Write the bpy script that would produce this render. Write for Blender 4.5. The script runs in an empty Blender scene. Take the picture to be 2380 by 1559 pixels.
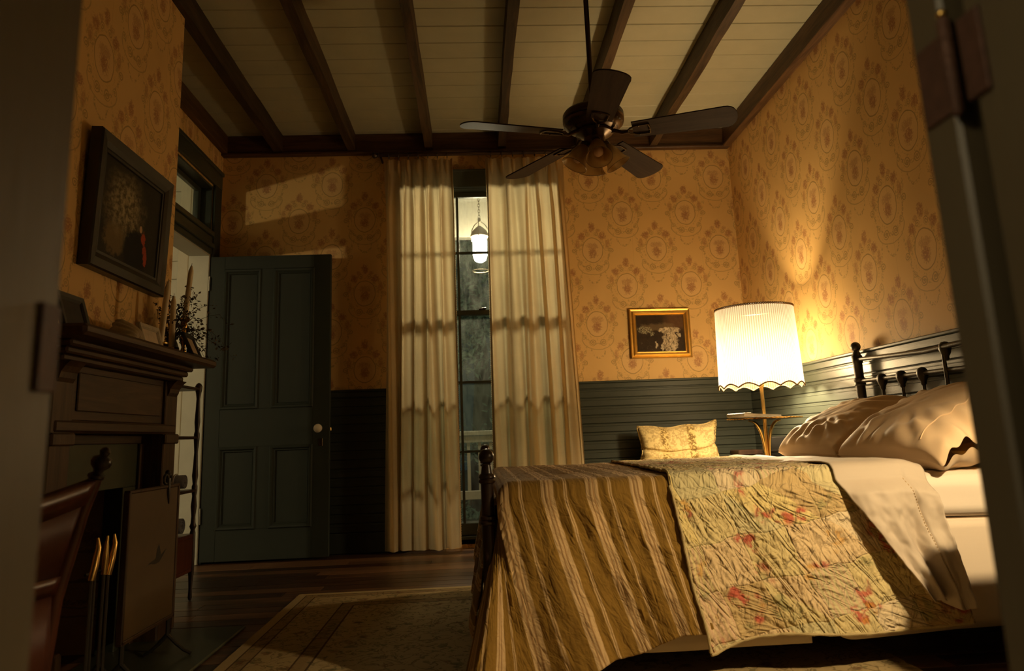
import bpy, math, random
import numpy as np
from mathutils import Vector, Matrix

# ------------------------------------------------------------------ camera, world, lights, exposure
scene = bpy.context.scene
COL = scene.collection
CAM_R = (0.99823446, -0.04556184, -0.03810626)
CAM_U = (0.02863133, -0.19299390, 0.98078214)
CAM_F = (0.05204051, 0.98014156, 0.19134867)
cd = bpy.data.cameras.new('camera')
cam = bpy.data.objects.new('camera', cd)
COL.objects.link(cam)
cam.matrix_world = Matrix(((CAM_R[0], CAM_U[0], -CAM_F[0], 0.0),
                           (CAM_R[1], CAM_U[1], -CAM_F[1], 0.0),
                           (CAM_R[2], CAM_U[2], -CAM_F[2], 0.7377),
                           (0, 0, 0, 1)))
cd.sensor_width = 36.0
cd.lens = 1710.03 / 2380.0 * 36.0
cd.shift_y = -100.0 / 2380.0
cd.clip_start = 0.05
cd.dof.use_dof = True
cd.dof.focus_distance = 3.4
cd.dof.aperture_fstop = 3.6
scene.camera = cam

world = bpy.data.worlds.new('night')
scene.world = world
world.use_nodes = True
wb = world.node_tree.nodes['Background']
wb.inputs[0].default_value = (0.10, 0.20, 0.20, 1)
wb.inputs[1].default_value = 0.08

WARM = (1.0, 0.66, 0.30)

def light(name, kind, loc, energy, color, size=0.05):
    l = bpy.data.lights.new(name, kind)
    l.energy = energy
    l.color = color
    if kind == 'POINT':
        l.shadow_soft_size = size
    o = bpy.data.objects.new(name, l)
    o.location = loc
    COL.objects.link(o)
    return o

# unseen fill light added behind the camera to brighten the jambs and near door
light('jamb_fill_light', 'POINT', (-1.05, -0.25, 1.70), 30.0, (1.0, 0.80, 0.50), 0.12)
# light burning in the hall beyond the open door and its transom
light('hall_light', 'POINT', (-4.70, 1.60, 1.75), 125.0, (1.0, 0.78, 0.46), 0.05)

vs = scene.view_settings
vs.view_transform = 'Standard'
vs.look = 'None'
vs.gamma = 1.0
vs.use_curve_mapping = False
vs.exposure = 0.0
try:
    scene.cycles.max_bounces = 8
    scene.cycles.diffuse_bounces = 4
    scene.cycles.transparent_max_bounces = 12
    scene.cycles.sample_clamp_indirect = 4.0
    scene.cycles.caustics_reflective = False
    scene.cycles.caustics_refractive = False
except Exception:
    pass

random.seed(7)
RNG = np.random.RandomState(11)
PI = math.pi

# ------------------------------------------------------------------ noise for modelled cloth
_T = RNG.rand(256, 256)

def vnoise(x, y, seed=0):
    x = np.asarray(x, float) + seed * 17.31
    y = np.asarray(y, float) + seed * 7.77
    xi = np.floor(x).astype(int); yi = np.floor(y).astype(int)
    fx = x - xi; fy = y - yi
    fx = fx * fx * (3 - 2 * fx); fy = fy * fy * (3 - 2 * fy)
    a = _T[xi % 256, yi % 256]; b = _T[(xi + 1) % 256, yi % 256]
    c = _T[xi % 256, (yi + 1) % 256]; d = _T[(xi + 1) % 256, (yi + 1) % 256]
    return (a * (1 - fx) + b * fx) * (1 - fy) + (c * (1 - fx) + d * fx) * fy - 0.5

def fbm(x, y, seed=0, o=3):
    r = 0; a = 1.0
    for k in range(o):
        r = r + a * vnoise(np.asarray(x) * 2 ** k, np.asarray(y) * 2 ** k, seed + k * 3)
        a *= 0.5
    return r

def sst(a, b, x):
    t = np.clip((np.asarray(x, float) - a) / (b - a), 0, 1)
    return t * t * (3 - 2 * t)

# ------------------------------------------------------------------ mesh builder
class MB:
    def __init__(self):
        self.v = []; self.f = []; self.uv = None; self.smooth = []

    def _add(self, vs_, fs_, smooth=False):
        n = len(self.v)
        self.v.extend([tuple(map(float, p)) for p in vs_])
        for f in fs_:
            self.f.append(tuple(i + n for i in f)); self.smooth.append(smooth)
        return self

    def box(self, x0, x1, y0, y1, z0, z1, bev=0.0):
        if bev <= 0:
            p = [(x0,y0,z0),(x1,y0,z0),(x1,y1,z0),(x0,y1,z0),(x0,y0,z1),(x1,y0,z1),(x1,y1,z1),(x0,y1,z1)]
            q = [(0,3,2,1),(4,5,6,7),(0,1,5,4),(1,2,6,5),(2,3,7,6),(3,0,4,7)]
            return self._add(p, q)
        b = min(bev, (x1-x0)*.45, (y1-y0)*.45, (z1-z0)*.45)
        X = (x0, x1); Y = (y0, y1); Z = (z0, z1); sg = (1, -1)
        p = []; idx = {}
        for i in (0, 1):
            for j in (0, 1):
                for k in (0, 1):
                    for a in range(3):
                        o = [b*sg[i], b*sg[j], b*sg[k]]; o[a] = 0
                        idx[(i, j, k, a)] = len(p)
                        p.append((X[i]+o[0], Y[j]+o[1], Z[k]+o[2]))
        q = []
        for i in (0, 1):
            q.append(tuple(idx[(i, j, k, 0)] for j, k in ((0,0),(1,0),(1,1),(0,1))))
            q.append(tuple(idx[(j, i, k, 1)] for j, k in ((0,0),(1,0),(1,1),(0,1))))
            q.append(tuple(idx[(j, k, i, 2)] for j, k in ((0,0),(1,0),(1,1),(0,1))))
        for i in (0, 1):
            for j in (0, 1):
                q.append((idx[(i,j,0,0)], idx[(i,j,1,0)], idx[(i,j,1,1)], idx[(i,j,0,1)]))
                q.append((idx[(i,0,j,0)], idx[(i,1,j,0)], idx[(i,1,j,2)], idx[(i,0,j,2)]))
                q.append((idx[(0,i,j,1)], idx[(1,i,j,1)], idx[(1,i,j,2)], idx[(0,i,j,2)]))
                for k in (0, 1):
                    pass
        for i in (0, 1):
            for j in (0, 1):
                for k in (0, 1):
                    q.append((idx[(i,j,k,0)], idx[(i,j,k,1)], idx[(i,j,k,2)]))
        return self._add(p, q)

    def tube(self, pts, r, n=10, cap=True, smooth=True):
        pts = [Vector(p) for p in pts]
        rs = r if hasattr(r, '__len__') else [r] * len(pts)
        vs_ = []; fs_ = []
        up = Vector((0, 0, 1)); prev = None
        for i, p in enumerate(pts):
            t = (pts[min(i+1, len(pts)-1)] - pts[max(i-1, 0)])
            if t.length < 1e-9: t = Vector((0, 0, 1))
            t.normalize()
            if prev is None:
                a = t.cross(up)
                if a.length < 1e-3: a = t.cross(Vector((1, 0, 0)))
            else:
                a = prev - t * prev.dot(t)
                if a.length < 1e-4: a = t.cross(Vector((1, 0, 0)))
            a.normalize(); prev = a; b = t.cross(a)
            for k in range(n):
                w = 2*PI*k/n
                vs_.append(p + (a*math.cos(w) + b*math.sin(w)) * rs[i])
        for i in range(len(pts)-1):
            for k in range(n):
                fs_.append((i*n+k, i*n+(k+1) % n, (i+1)*n+(k+1) % n, (i+1)*n+k))
        if cap:
            fs_.append(tuple(range(n-1, -1, -1)))
            fs_.append(tuple((len(pts)-1)*n + k for k in range(n)))
        return self._add(vs_, fs_, smooth)

    def lathe(self, prof, c=(0, 0, 0), n=20, axis=None, smooth=True, cap=True):
        # prof: list of (radius, height); axis: matrix 3x3 mapping local z
        c = Vector(c); vs_ = []; fs_ = []
        M = axis if axis is not None else Matrix.Identity(3)
        for (r, h) in prof:
            for k in range(n):
                w = 2*PI*k/n
                vs_.append(c + M @ Vector((r*math.cos(w), r*math.sin(w), h)))
        for i in range(len(prof)-1):
            for k in range(n):
                fs_.append((i*n+k, i*n+(k+1) % n, (i+1)*n+(k+1) % n, (i+1)*n+k))
        if cap:
            if prof[0][0] > 1e-5: fs_.append(tuple(range(n-1, -1, -1)))
            if prof[-1][0] > 1e-5: fs_.append(tuple((len(prof)-1)*n + k for k in range(n)))
        return self._add(vs_, fs_, smooth)

    def prism(self, poly, a0, a1, axis='y'):
        # polygon in the other two axes (in x,y,z order), extruded along axis
        def mk(p, a):
            if axis == 'y': return (p[0], a, p[1])
            if axis == 'x': return (a, p[0], p[1])
            return (p[0], p[1], a)
        n = len(poly)
        vs_ = [mk(p, a0) for p in poly] + [mk(p, a1) for p in poly]
        fs_ = [tuple(range(n)), tuple(range(2*n-1, n-1, -1))]
        fs_ += [(i, i+n, (i+1) % n + n, (i+1) % n) for i in range(n)]
        return self._add(vs_, fs_)

    def sphere(self, c, r, n=16, m=10):
        rx, ry, rz = r if hasattr(r, '__len__') else (r, r, r)
        vs_ = []; fs_ = []
        for i in range(m+1):
            a = PI*i/m
            for k in range(n):
                w = 2*PI*k/n
                vs_.append((c[0]+rx*math.sin(a)*math.cos(w), c[1]+ry*math.sin(a)*math.sin(w), c[2]-rz*math.cos(a)))
        for i in range(m):
            for k in range(n):
                fs_.append((i*n+k, i*n+(k+1) % n, (i+1)*n+(k+1) % n, (i+1)*n+k))
        return self._add(vs_, fs_, True)

    def torus(self, c, R, r, n=20, m=8, M=None):
        M = M if M is not None else Matrix.Identity(3)
        c = Vector(c); vs_ = []; fs_ = []
        for i in range(n):
            a = 2*PI*i/n
            for k in range(m):
                b = 2*PI*k/m
                vs_.append(c + M @ Vector(((R+r*math.cos(b))*math.cos(a), (R+r*math.cos(b))*math.sin(a), r*math.sin(b))))
        for i in range(n):
            for k in range(m):
                fs_.append((i*m+k, ((i+1) % n)*m+k, ((i+1) % n)*m+(k+1) % m, i*m+(k+1) % m))
        return self._add(vs_, fs_, True)

    def grid(self, P, uv=None, close_u=False):
        # P: array (nu, nv, 3)
        nu, nv = P.shape[:2]
        n = len(self.v)
        base = len(self.f)
        self.v.extend(map(tuple, P.reshape(-1, 3).tolist()))
        iu = nu if close_u else nu-1
        for i in range(iu):
            i2 = (i+1) % nu
            for j in range(nv-1):
                self.f.append((n+i*nv+j, n+i2*nv+j, n+i2*nv+j+1, n+i*nv+j+1)); self.smooth.append(True)
        if uv is not None:
            if self.uv is None: self.uv = {}
            fl = uv.reshape(-1, 2)
            for k in range(fl.shape[0]): self.uv[n+k] = (fl[k, 0], fl[k, 1])
        return self

    def build(self, name, mat, parent=None, loc=None, weld=0.0):
        me = bpy.data.meshes.new(name)
        me.from_pydata(self.v, [], self.f)
        if any(self.smooth):
            me.polygons.foreach_set('use_smooth', self.smooth)
            try: me.set_sharp_from_angle(angle=math.radians(40))
            except Exception: pass
        if self.uv:
            l = me.uv_layers.new(name='UVMap')
            vi = np.zeros(len(me.loops), dtype=np.int32)
            me.loops.foreach_get('vertex_index', vi)
            arr = np.zeros((len(self.v), 2))
            for k, u in self.uv.items(): arr[k] = u
            l.data.foreach_set('uv', arr[vi].ravel())
        if weld:
            import bmesh
            bm = bmesh.new(); bm.from_mesh(me)
            bmesh.ops.remove_doubles(bm, verts=bm.verts, dist=weld); bmesh.ops.recalc_face_normals(bm, faces=bm.faces)
            bm.to_mesh(me); bm.free()
        me.materials.append(MATS[mat] if isinstance(mat, str) else mat)
        me.update()
        o = bpy.data.objects.new(name, me)
        COL.objects.link(o)
        if parent is not None: o.parent = parent
        if loc is not None: o.location = loc
        return o

def mesh_recalc(o):
    import bmesh
    bm = bmesh.new(); bm.from_mesh(o.data)
    bmesh.ops.recalc_face_normals(bm, faces=bm.faces)
    bm.to_mesh(o.data); bm.free()
    return o

def tag(o, label, cat, group=None, kind=None):
    o['label'] = label
    if cat: o['category'] = cat
    if group: o['group'] = group
    if kind: o['kind'] = kind
    return o

def thing(name, label, cat, loc=(0, 0, 0), group=None, kind=None):
    o = bpy.data.objects.new(name, None)
    o.empty_display_size = 0.1
    COL.objects.link(o)
    o.location = loc
    return tag(o, label, cat, group, kind)

def sub(mb, name, mat, t, weld=0.0):
    """part of thing t: mesh given in world coordinates"""
    o = mb.build(name, mat, weld=weld)
    o.parent = t
    w = Vector((0, 0, 0)); q = t
    while q is not None:
        w = w + Vector(q.location); q = q.parent
    o.data.transform(Matrix.Translation(-w))
    return o

def solid(o, th, off=0.0):
    m = o.modifiers.new('thickness', 'SOLIDIFY'); m.thickness = th; m.offset = off
    return o

def struct(mb, name, mat, label, cat='structure', parent=None):
    o = mb.build(name, mat, parent)
    if parent is None: tag(o, label, cat, None, 'structure')
    return o
# ------------------------------------------------------------------ node helpers
MATS = {}

class S:
    def __init__(s, g, sock): s.g = g; s.s = sock
    def __add__(a, b): return a.g.m('ADD', a, b)
    __radd__ = __add__
    def __sub__(a, b): return a.g.m('SUBTRACT', a, b)
    def __rsub__(a, b): return a.g.m('SUBTRACT', b, a)
    def __mul__(a, b): return a.g.m('MULTIPLY', a, b)
    __rmul__ = __mul__
    def __truediv__(a, b): return a.g.m('DIVIDE', a, b)

class G:
    def __init__(g, name):
        m = bpy.data.materials.new(name); m.use_nodes = True
        g.mat = m; g.t = m.node_tree; g.t.nodes.clear()
        g.out = g.t.nodes.new('ShaderNodeOutputMaterial')
        MATS[name] = m
    def n(g, ty, **kw):
        nd = g.t.nodes.new(ty)
        for k, v in kw.items(): setattr(nd, k, v)
        return nd
    def put(g, sock, v):
        if isinstance(v, S): g.t.links.new(v.s, sock)
        elif v is not None:
            if hasattr(sock.default_value, '__len__') and not hasattr(v, '__len__'): v = (v, v, v, 1)[:len(sock.default_value)]
            elif hasattr(v, '__len__') and len(sock.default_value) == 4 and len(v) == 3: v = tuple(v) + (1,)
            sock.default_value = v
    def m(g, op, *a):
        nd = g.n('ShaderNodeMath', operation=op)
        for i, v in enumerate(a): g.put(nd.inputs[i], v)
        return S(g, nd.outputs[0])
    def mn(g, a, b): return g.m('MINIMUM', a, b)
    def mx(g, a, b): return g.m('MAXIMUM', a, b)
    def ab(g, a): return g.m('ABSOLUTE', a)
    def fr(g, a): return g.m('FRACT', a)
    def fl(g, a): return g.m('FLOOR', a)
    def sin(g, a): return g.m('SINE', a)
    def sqrt(g, a): return g.m('SQRT', a)
    def ss(g, a, b, x):
        nd = g.n('ShaderNodeMapRange', interpolation_type='SMOOTHSTEP')
        g.put(nd.inputs[0], x); g.put(nd.inputs[1], a); g.put(nd.inputs[2], b)
        nd.inputs[3].default_value = 0; nd.inputs[4].default_value = 1
        return S(g, nd.outputs[0])
    def coord(g, kind='Object'):
        nd = g.n('ShaderNodeTexCoord')
        return S(g, nd.outputs[kind])
    def geo(g):
        nd = g.n('ShaderNodeNewGeometry'); return S(g, nd.outputs['Position'])
    def rnd(g):
        nd = g.n('ShaderNodeObjectInfo'); return S(g, nd.outputs['Random'])
    def xyz(g, v):
        nd = g.n('ShaderNodeSeparateXYZ'); g.put(nd.inputs[0], v)
        return [S(g, nd.outputs[i]) for i in range(3)]
    def vec(g, x, y, z=0.0):
        nd = g.n('ShaderNodeCombineXYZ')
        for i, v in enumerate((x, y, z)): g.put(nd.inputs[i], v)
        return S(g, nd.outputs[0])
    def noise(g, v, scale, detail=3.0, rough=0.55, dist=0.0):
        nd = g.n('ShaderNodeTexNoise')
        if v is not None: g.put(nd.inputs['Vector'], v)
        nd.inputs['Scale'].default_value = scale; nd.inputs['Detail'].default_value = detail
        nd.inputs['Roughness'].default_value = rough; nd.inputs['Distortion'].default_value = dist
        return S(g, nd.outputs['Fac'])
    def white(g, v):
        nd = g.n('ShaderNodeTexWhiteNoise', noise_dimensions='3D'); g.put(nd.inputs['Vector'], v)
        return S(g, nd.outputs['Value'])
    def voro(g, v, scale, feature='F1', out='Distance'):
        nd = g.n('ShaderNodeTexVoronoi', feature=feature); g.put(nd.inputs['Vector'], v)
        nd.inputs['Scale'].default_value = scale
        return S(g, nd.outputs[out])
    def mix(g, f, a, b):
        nd = g.n('ShaderNodeMix', data_type='RGBA')
        g.put(nd.inputs[0], f); g.put(nd.inputs[6], a); g.put(nd.inputs[7], b)
        return S(g, nd.outputs[2])
    def ramp(g, f, stops):
        nd = g.n('ShaderNodeValToRGB'); cr = nd.color_ramp
        while len(cr.elements) < len(stops): cr.elements.new(0.5)
        for e, (p, c) in zip(cr.elements, stops):
            e.position = p; e.color = tuple(c) + (1,)
        g.put(nd.inputs[0], f)
        return S(g, nd.outputs[0])
    def bump(g, h, strength=0.5, dist=0.01):
        nd = g.n('ShaderNodeBump'); nd.inputs['Strength'].default_value = strength
        nd.inputs['Distance'].default_value = dist; g.put(nd.inputs['Height'], h)
        return S(g, nd.outputs[0])
    def bsdf(g, color, rough=0.6, metal=0.0, bump=None, spec=0.5, sheen=0.0, emit=None, estr=0.0):
        nd = g.n('ShaderNodeBsdfPrincipled')
        g.put(nd.inputs['Base Color'], color); g.put(nd.inputs['Roughness'], rough)
        nd.inputs['Metallic'].default_value = metal
        nd.inputs['Specular IOR Level'].default_value = spec
        nd.inputs['Sheen Weight'].default_value = sheen
        if bump is not None: g.put(nd.inputs['Normal'], bump)
        if emit is not None:
            g.put(nd.inputs['Emission Color'], emit); nd.inputs['Emission Strength'].default_value = estr
        return S(g, nd.outputs[0])
    def sh(g, ty, **kw):
        nd = g.n(ty)
        for k, v in kw.items(): g.put(nd.inputs[k], v)
        return S(g, nd.outputs[0])
    def mixs(g, f, a, b):
        nd = g.n('ShaderNodeMixShader'); g.put(nd.inputs[0], f)
        g.t.links.new(a.s, nd.inputs[1]); g.t.links.new(b.s, nd.inputs[2])
        return S(g, nd.outputs[0])
    def end(g, s): g.t.links.new(s.s, g.out.inputs[0]); return g.mat

def plain(name, color, rough=0.6, metal=0.0, var=0.12, scale=14.0, bump=0.0, spec=0.5):
    g = G(name); p = g.coord()
    nz = g.noise(p, scale, 4)
    c = g.mix(nz, tuple(x*(1-var) for x in color), tuple(min(1, x*(1+var)) for x in color))
    b = g.bump(g.noise(p, scale*5, 3), bump, 0.004) if bump else None
    return g.end(g.bsdf(c, rough, metal, b, spec))

def wood(name, dark, lite, axis='x', rough=0.45, scale=1.0, perobj=0.0, bump=0.15, spec=0.5):
    g = G(name); p = g.coord()
    x, y, z = g.xyz(p)
    r = g.rnd()
    st = (0.08, 1.0)
    k = {'x': (st[0], 1, 1), 'y': (1, st[0], 1), 'z': (1, 1, st[0])}[axis]
    v = g.vec(x*(k[0]*scale) + r*13.0, y*(k[1]*scale) + r*7.0, z*(k[2]*scale))
    n1 = g.noise(v, 28, 5, 0.6, 0.8)
    n2 = g.noise(v, 120, 3, 0.6)
    f = n1*0.75 + n2*0.25
    if perobj: f = f + (r - 0.5)*perobj
    f = g.ss(0.3, 0.72, f)
    c = g.mix(f, dark, lite)
    b = g.bump(n1 + n2*0.5, bump, 0.003)
    return g.end(g.bsdf(c, rough, 0.0, b, spec))

def paint(name, color, rough=0.38, axis='x', spec=0.5):
    g = G(name); p = g.coord()
    x, y, z = g.xyz(p)
    n1 = g.noise(p, 6, 4, 0.6)
    k = {'x': g.vec(x*0.15, y, z), 'y': g.vec(x, y*0.15, z), 'z': g.vec(x, y, z*0.15)}[axis]
    n2 = g.noise(k, 90, 3, 0.6)
    c = g.mix(n1, tuple(q*0.85 for q in color), tuple(q*1.12 for q in color))
    return g.end(g.bsdf(c, g.m('ADD', n1*0.15, rough - 0.07), 0.0, g.bump(n2 + g.noise(p, 260, 2)*0.6, 0.22, 0.002), spec))

SLATE = (0.042, 0.049, 0.038)
paint('paint_slate', SLATE, 0.45, 'x', 0.2)
paint('paint_slate_y', tuple(q*1.15 for q in SLATE), 0.36, 'y', 0.5)
paint('paint_slate_v', (0.036, 0.043, 0.035), 0.55, 'z', 0.15)
paint('paint_door_x', (0.036, 0.043, 0.035), 0.55, 'x', 0.15)
paint('paint_window', (0.085, 0.098, 0.080), 0.45, 'x', 0.3)
paint('paint_jamb', (0.085, 0.066, 0.036), 0.5, 'z')
paint('paint_ceiling', (0.44, 0.42, 0.29), 0.55, 'x')
paint('paint_white', (0.55, 0.55, 0.46), 0.5, 'x')
paint('paint_porch', (0.48, 0.46, 0.38), 0.6, 'x')
wood('wood_beam', (0.026, 0.014, 0.007), (0.105, 0.060, 0.027), 'y', 0.55, 1.0, 0.25, 0.3, 0.3)
wood('wood_trim', (0.030, 0.013, 0.006), (0.105, 0.050, 0.021), 'x', 0.5, 1.0, 0.15, 0.2, 0.35)
wood('wood_trim_y', (0.045, 0.020, 0.008), (0.150, 0.075, 0.030), 'y', 0.5, 1.0, 0.15, 0.2, 0.35)
wood('wood_floor', (0.040, 0.018, 0.008), (0.180, 0.092, 0.045), 'x', 0.36, 1.0, 0.55, 0.15, 0.5)
wood('wood_mantel', (0.032, 0.016, 0.007), (0.095, 0.050, 0.021), 'y', 0.5, 1.0, 0.1, 0.2, 0.4)
wood('wood_mantel_z', (0.032, 0.016, 0.007), (0.095, 0.050, 0.021), 'z', 0.5, 1.0, 0.1, 0.2, 0.4)
wood('wood_dark', (0.018, 0.009, 0.005), (0.050, 0.024, 0.012), 'z', 0.4, 1.0, 0.1, 0.1)
wood('wood_post', (0.014, 0.008, 0.006), (0.040, 0.020, 0.013), 'z', 0.28, 1.0, 0.1, 0.08)
wood('wood_red', (0.045, 0.011, 0.006), (0.105, 0.026, 0.012), 'z', 0.35, 1.0, 0.1, 0.1)
wood('wood_blade', (0.030, 0.018, 0.011), (0.055, 0.034, 0.021), 'x', 0.65, 1.0, 0.1, 0.1, 0.12)
plain('bronze', (0.085, 0.055, 0.032), 0.32, 0.85, 0.2)
plain('iron', (0.060, 0.052, 0.042), 0.42, 0.55, 0.2, 30, 0.2)
plain('brass', (0.72, 0.46, 0.14), 0.26, 1.0, 0.12)
plain('gilt', (0.80, 0.50, 0.13), 0.34, 0.85, 0.15, 40, 0.2)
plain('steel', (0.55, 0.55, 0.50), 0.35, 1.0, 0.1)
plain('rust_iron', (0.085, 0.040, 0.024), 0.6, 0.35, 0.55, 60, 0.5)
plain('black', (0.012, 0.011, 0.010), 0.45, 0.0, 0.2)
plain('black_frame', (0.016, 0.013, 0.010), 0.4, 0.0, 0.3)
plain('porcelain', (0.80, 0.74, 0.62), 0.15, 0.0, 0.05)
plain('wax', (0.78, 0.66, 0.46), 0.5, 0.0, 0.08)
plain('paper', (0.86, 0.82, 0.74), 0.7, 0.0, 0.05)
plain('photo_pale', (0.55, 0.42, 0.28), 0.35, 0.0, 0.6, 22)
plain('photo_dark', (0.03, 0.022, 0.018), 0.7, 0.0, 0.9, 18)
plain('silver_frame', (0.42, 0.36, 0.26), 0.4, 0.5, 0.35, 70, 0.6)
plain('shell', (0.42, 0.33, 0.20), 0.45, 0.0, 0.3, 40, 0.3)
plain('tile_hearth', (0.050, 0.058, 0.035), 0.35, 0.0, 0.3)
plain('soot', (0.010, 0.008, 0.007), 0.9, 0.0, 0.3)
plain('book_cover', (0.60, 0.50, 0.36), 0.6, 0.0, 0.1)
plain('tan_board', (0.10, 0.062, 0.024), 0.55, 0.0, 0.22, 9)
plain('dried_leaf', (0.090, 0.062, 0.030), 0.8, 0.0, 0.4, 40)
plain('dried_stem', (0.070, 0.045, 0.024), 0.8, 0.0, 0.3)
plain('towel_blue', (0.13, 0.13, 0.15), 0.9, 0.0, 0.35, 60, 0.4)
plain('towel_stripe', (0.46, 0.44, 0.40), 0.9, 0.0, 0.2, 60, 0.4)
plain('lawn', (0.060, 0.110, 0.065), 0.9, 0.0, 0.4)
plain('leaf', (0.20, 0.34, 0.26), 0.7, 0.0, 0.5, 3)
plain('bark', (0.05, 0.04, 0.03), 0.9, 0.0, 0.4)
plain('porch_floor', (0.22, 0.24, 0.24), 0.6, 0.0, 0.15)
plain('lantern_metal', (0.30, 0.24, 0.15), 0.5, 0.4, 0.1)
plain('plaster_white', (0.50, 0.50, 0.42), 0.6, 0.0, 0.06, 4)
plain('red_leather', (0.085, 0.021, 0.010), 0.5, 0.0, 0.25, 10, 0.1)
plain('braid', (0.22, 0.13, 0.055), 0.8, 0.0, 0.3, 90)
plain('fringe', (0.46, 0.32, 0.15), 0.9, 0.0, 0.3, 120, 0.5)

# glass ----------------------------------------------------------------
def glass(name, haze, hazecol=(0.5, 0.55, 0.5)):
    g = G(name); p = g.coord()
    x, y, z = g.xyz(p)
    n = g.noise(g.vec(x, y, z*0.4), 7, 5, 0.65)
    n2 = g.noise(g.vec(x*2.0, y, z*0.25), 30, 3, 0.6)
    f = g.m('MULTIPLY', g.ss(0.3, 0.8, n*0.7 + n2*0.3), haze)
    tr = g.sh('ShaderNodeBsdfTransparent', Color=(0.93, 0.96, 0.94))
    df = g.sh('ShaderNodeBsdfTranslucent', Color=hazecol)
    gl = g.sh('ShaderNodeBsdfGlossy', Color=(0.9, 0.9, 0.9), Roughness=0.05)
    a = g.mixs(f, tr, df)
    return g.end(g.mixs(0.035, a, gl))
glass('window_glass', 0.24, (0.55, 0.60, 0.54))
glass('transom_glass', 0.10)
g = G('amber_glass'); p = g.coord(); x, y, z = g.xyz(p)
tr = g.sh('ShaderNodeBsdfTransparent', Color=(0.86, 0.74, 0.52))
df = g.sh('ShaderNodeBsdfDiffuse', Color=(0.52, 0.38, 0.19))
tl = g.sh('ShaderNodeBsdfTranslucent', Color=(0.55, 0.40, 0.20))
gl = g.sh('ShaderNodeBsdfGlossy', Color=(0.9, 0.8, 0.6), Roughness=0.18)
g.end(g.mixs(0.10, g.mixs(0.55, tr, g.mixs(0.5, df, tl)), gl))
g = G('bulb_glass'); 
g.end(g.bsdf((0.62, 0.42, 0.28), 0.12))

# light giving surfaces ------------------------------------------------
g = G('lantern_glow')
e = g.sh('ShaderNodeEmission', Color=(1.0, 0.82, 0.53), Strength=230.0); g.end(e)
g = G('bulb_glow')
e = g.sh('ShaderNodeEmission', Color=(1.0, 0.74, 0.41), Strength=540.0); g.end(e)
def sheer(name, open_, glow, base):
    # thin pleated voile: part of the light passes straight between the threads
    g = G(name); p = g.coord(); x, y, z = g.xyz(p)
    ang = g.m('ARCTAN2', y, x)
    pl = g.ss(-0.7, 0.8, g.sin(ang*110.0))
    tl = g.sh('ShaderNodeBsdfTranslucent', Color=g.mix(pl, tuple(q*0.45 for q in glow), glow))
    df = g.sh('ShaderNodeBsdfDiffuse', Color=g.mix(pl, (0.10, 0.075, 0.045), (0.20, 0.16, 0.10)))
    em = g.sh('ShaderNodeEmission', Color=g.mix(pl, (0.62, 0.44, 0.20), (1.0, 0.82, 0.52)), Strength=base)  # glow added to the cloth, banded to paint shade between the pleats
    tr = g.sh('ShaderNodeBsdfTransparent', Color=(1.0, 0.96, 0.88))
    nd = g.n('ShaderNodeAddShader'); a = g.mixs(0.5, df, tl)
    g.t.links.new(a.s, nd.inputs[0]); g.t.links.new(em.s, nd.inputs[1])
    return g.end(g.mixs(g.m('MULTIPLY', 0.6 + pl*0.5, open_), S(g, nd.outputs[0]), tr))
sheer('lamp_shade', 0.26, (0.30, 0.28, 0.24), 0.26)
sheer('lamp_top_dimmer', 0.85, (0.05, 0.045, 0.04), 0.2)  # for the added cover that dims the upward light

# cloth ----------------------------------------------------------------
def cloth(name, color, weave=900.0, var=0.1, trans=0.0, rough=0.85, bump=0.2):
    g = G(name); p = g.coord(); x, y, z = g.xyz(p)
    n = g.noise(p, 5, 3)
    slub = g.noise(g.vec(x*0.2, y*0.2, z*6.0), 40, 3)*0.6 + g.noise(g.vec(x*6.0, y*6.0, z*0.2), 40, 3)*0.6
    f = g.m('ADD', n*0.5, slub*0.45)
    c = g.mix(f, tuple(q*(1-var) for q in color), tuple(min(1, q*(1+var)) for q in color))
    b = g.bump(slub + g.noise(p, 300, 2)*0.5, bump, 0.002)
    s = g.bsdf(c, rough, 0.0, b, 0.2, 0.15)
    if trans:
        t = g.sh('ShaderNodeBsdfTranslucent', Color=c, Normal=b)
        s = g.mixs(trans, s, t)
    return g.end(s)
cloth('curtain_linen', (0.83, 0.665, 0.40), var=0.16, trans=0.72)
cloth('sheet', (0.52, 0.44, 0.345), var=0.05, rough=0.6, bump=0.05)
cloth('fitted_sheet', (0.80, 0.70, 0.58), var=0.04, rough=0.6, bump=0.05)
cloth('bed_skirt', (0.72, 0.61, 0.48), var=0.05, rough=0.7, bump=0.05)
cloth('pillow_case', (0.72, 0.53, 0.33), var=0.05, rough=0.6, bump=0.06)
cloth('gold_cloth', (0.55, 0.33, 0.07), var=0.1)

# striped spread: uv.x runs along the bed
g = G('striped_spread'); uv = g.coord('UV'); u, v, _ = g.xyz(uv)
w = u + (g.noise(uv, 14, 3) - 0.5)*0.010
f = g.fr(w/0.139 + 0.13)
def band(a, b): return g.ss(a-0.012, a+0.008, f) * (1.0 - g.ss(b-0.008, b+0.012, f))
lite = g.mx(g.mx(band(0.10, 0.17), band(0.20, 0.25)), g.mx(band(0.28, 0.37), g.mx(band(0.60, 0.625), band(0.645, 0.67))))
pink = g.mx(band(0.17, 0.20), band(0.25, 0.28))
nz = g.noise(uv, 60, 4)
c = g.mix(nz, (0.20, 0.112, 0.018), (0.27, 0.155, 0.030))
c = g.mix(lite, c, (0.55, 0.385, 0.195))
c = g.mix(pink*0.6, c, (0.36, 0.215, 0.105))
wr = g.noise(g.vec(u*1.0 + v*0.12, v*0.26, 0.0), 36, 2, 0.5, 0.6)
wr2 = g.noise(g.vec(u + v*0.35, v*0.8 - u*0.2, 3.0), 30, 2, 0.5, 0.6)
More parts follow.
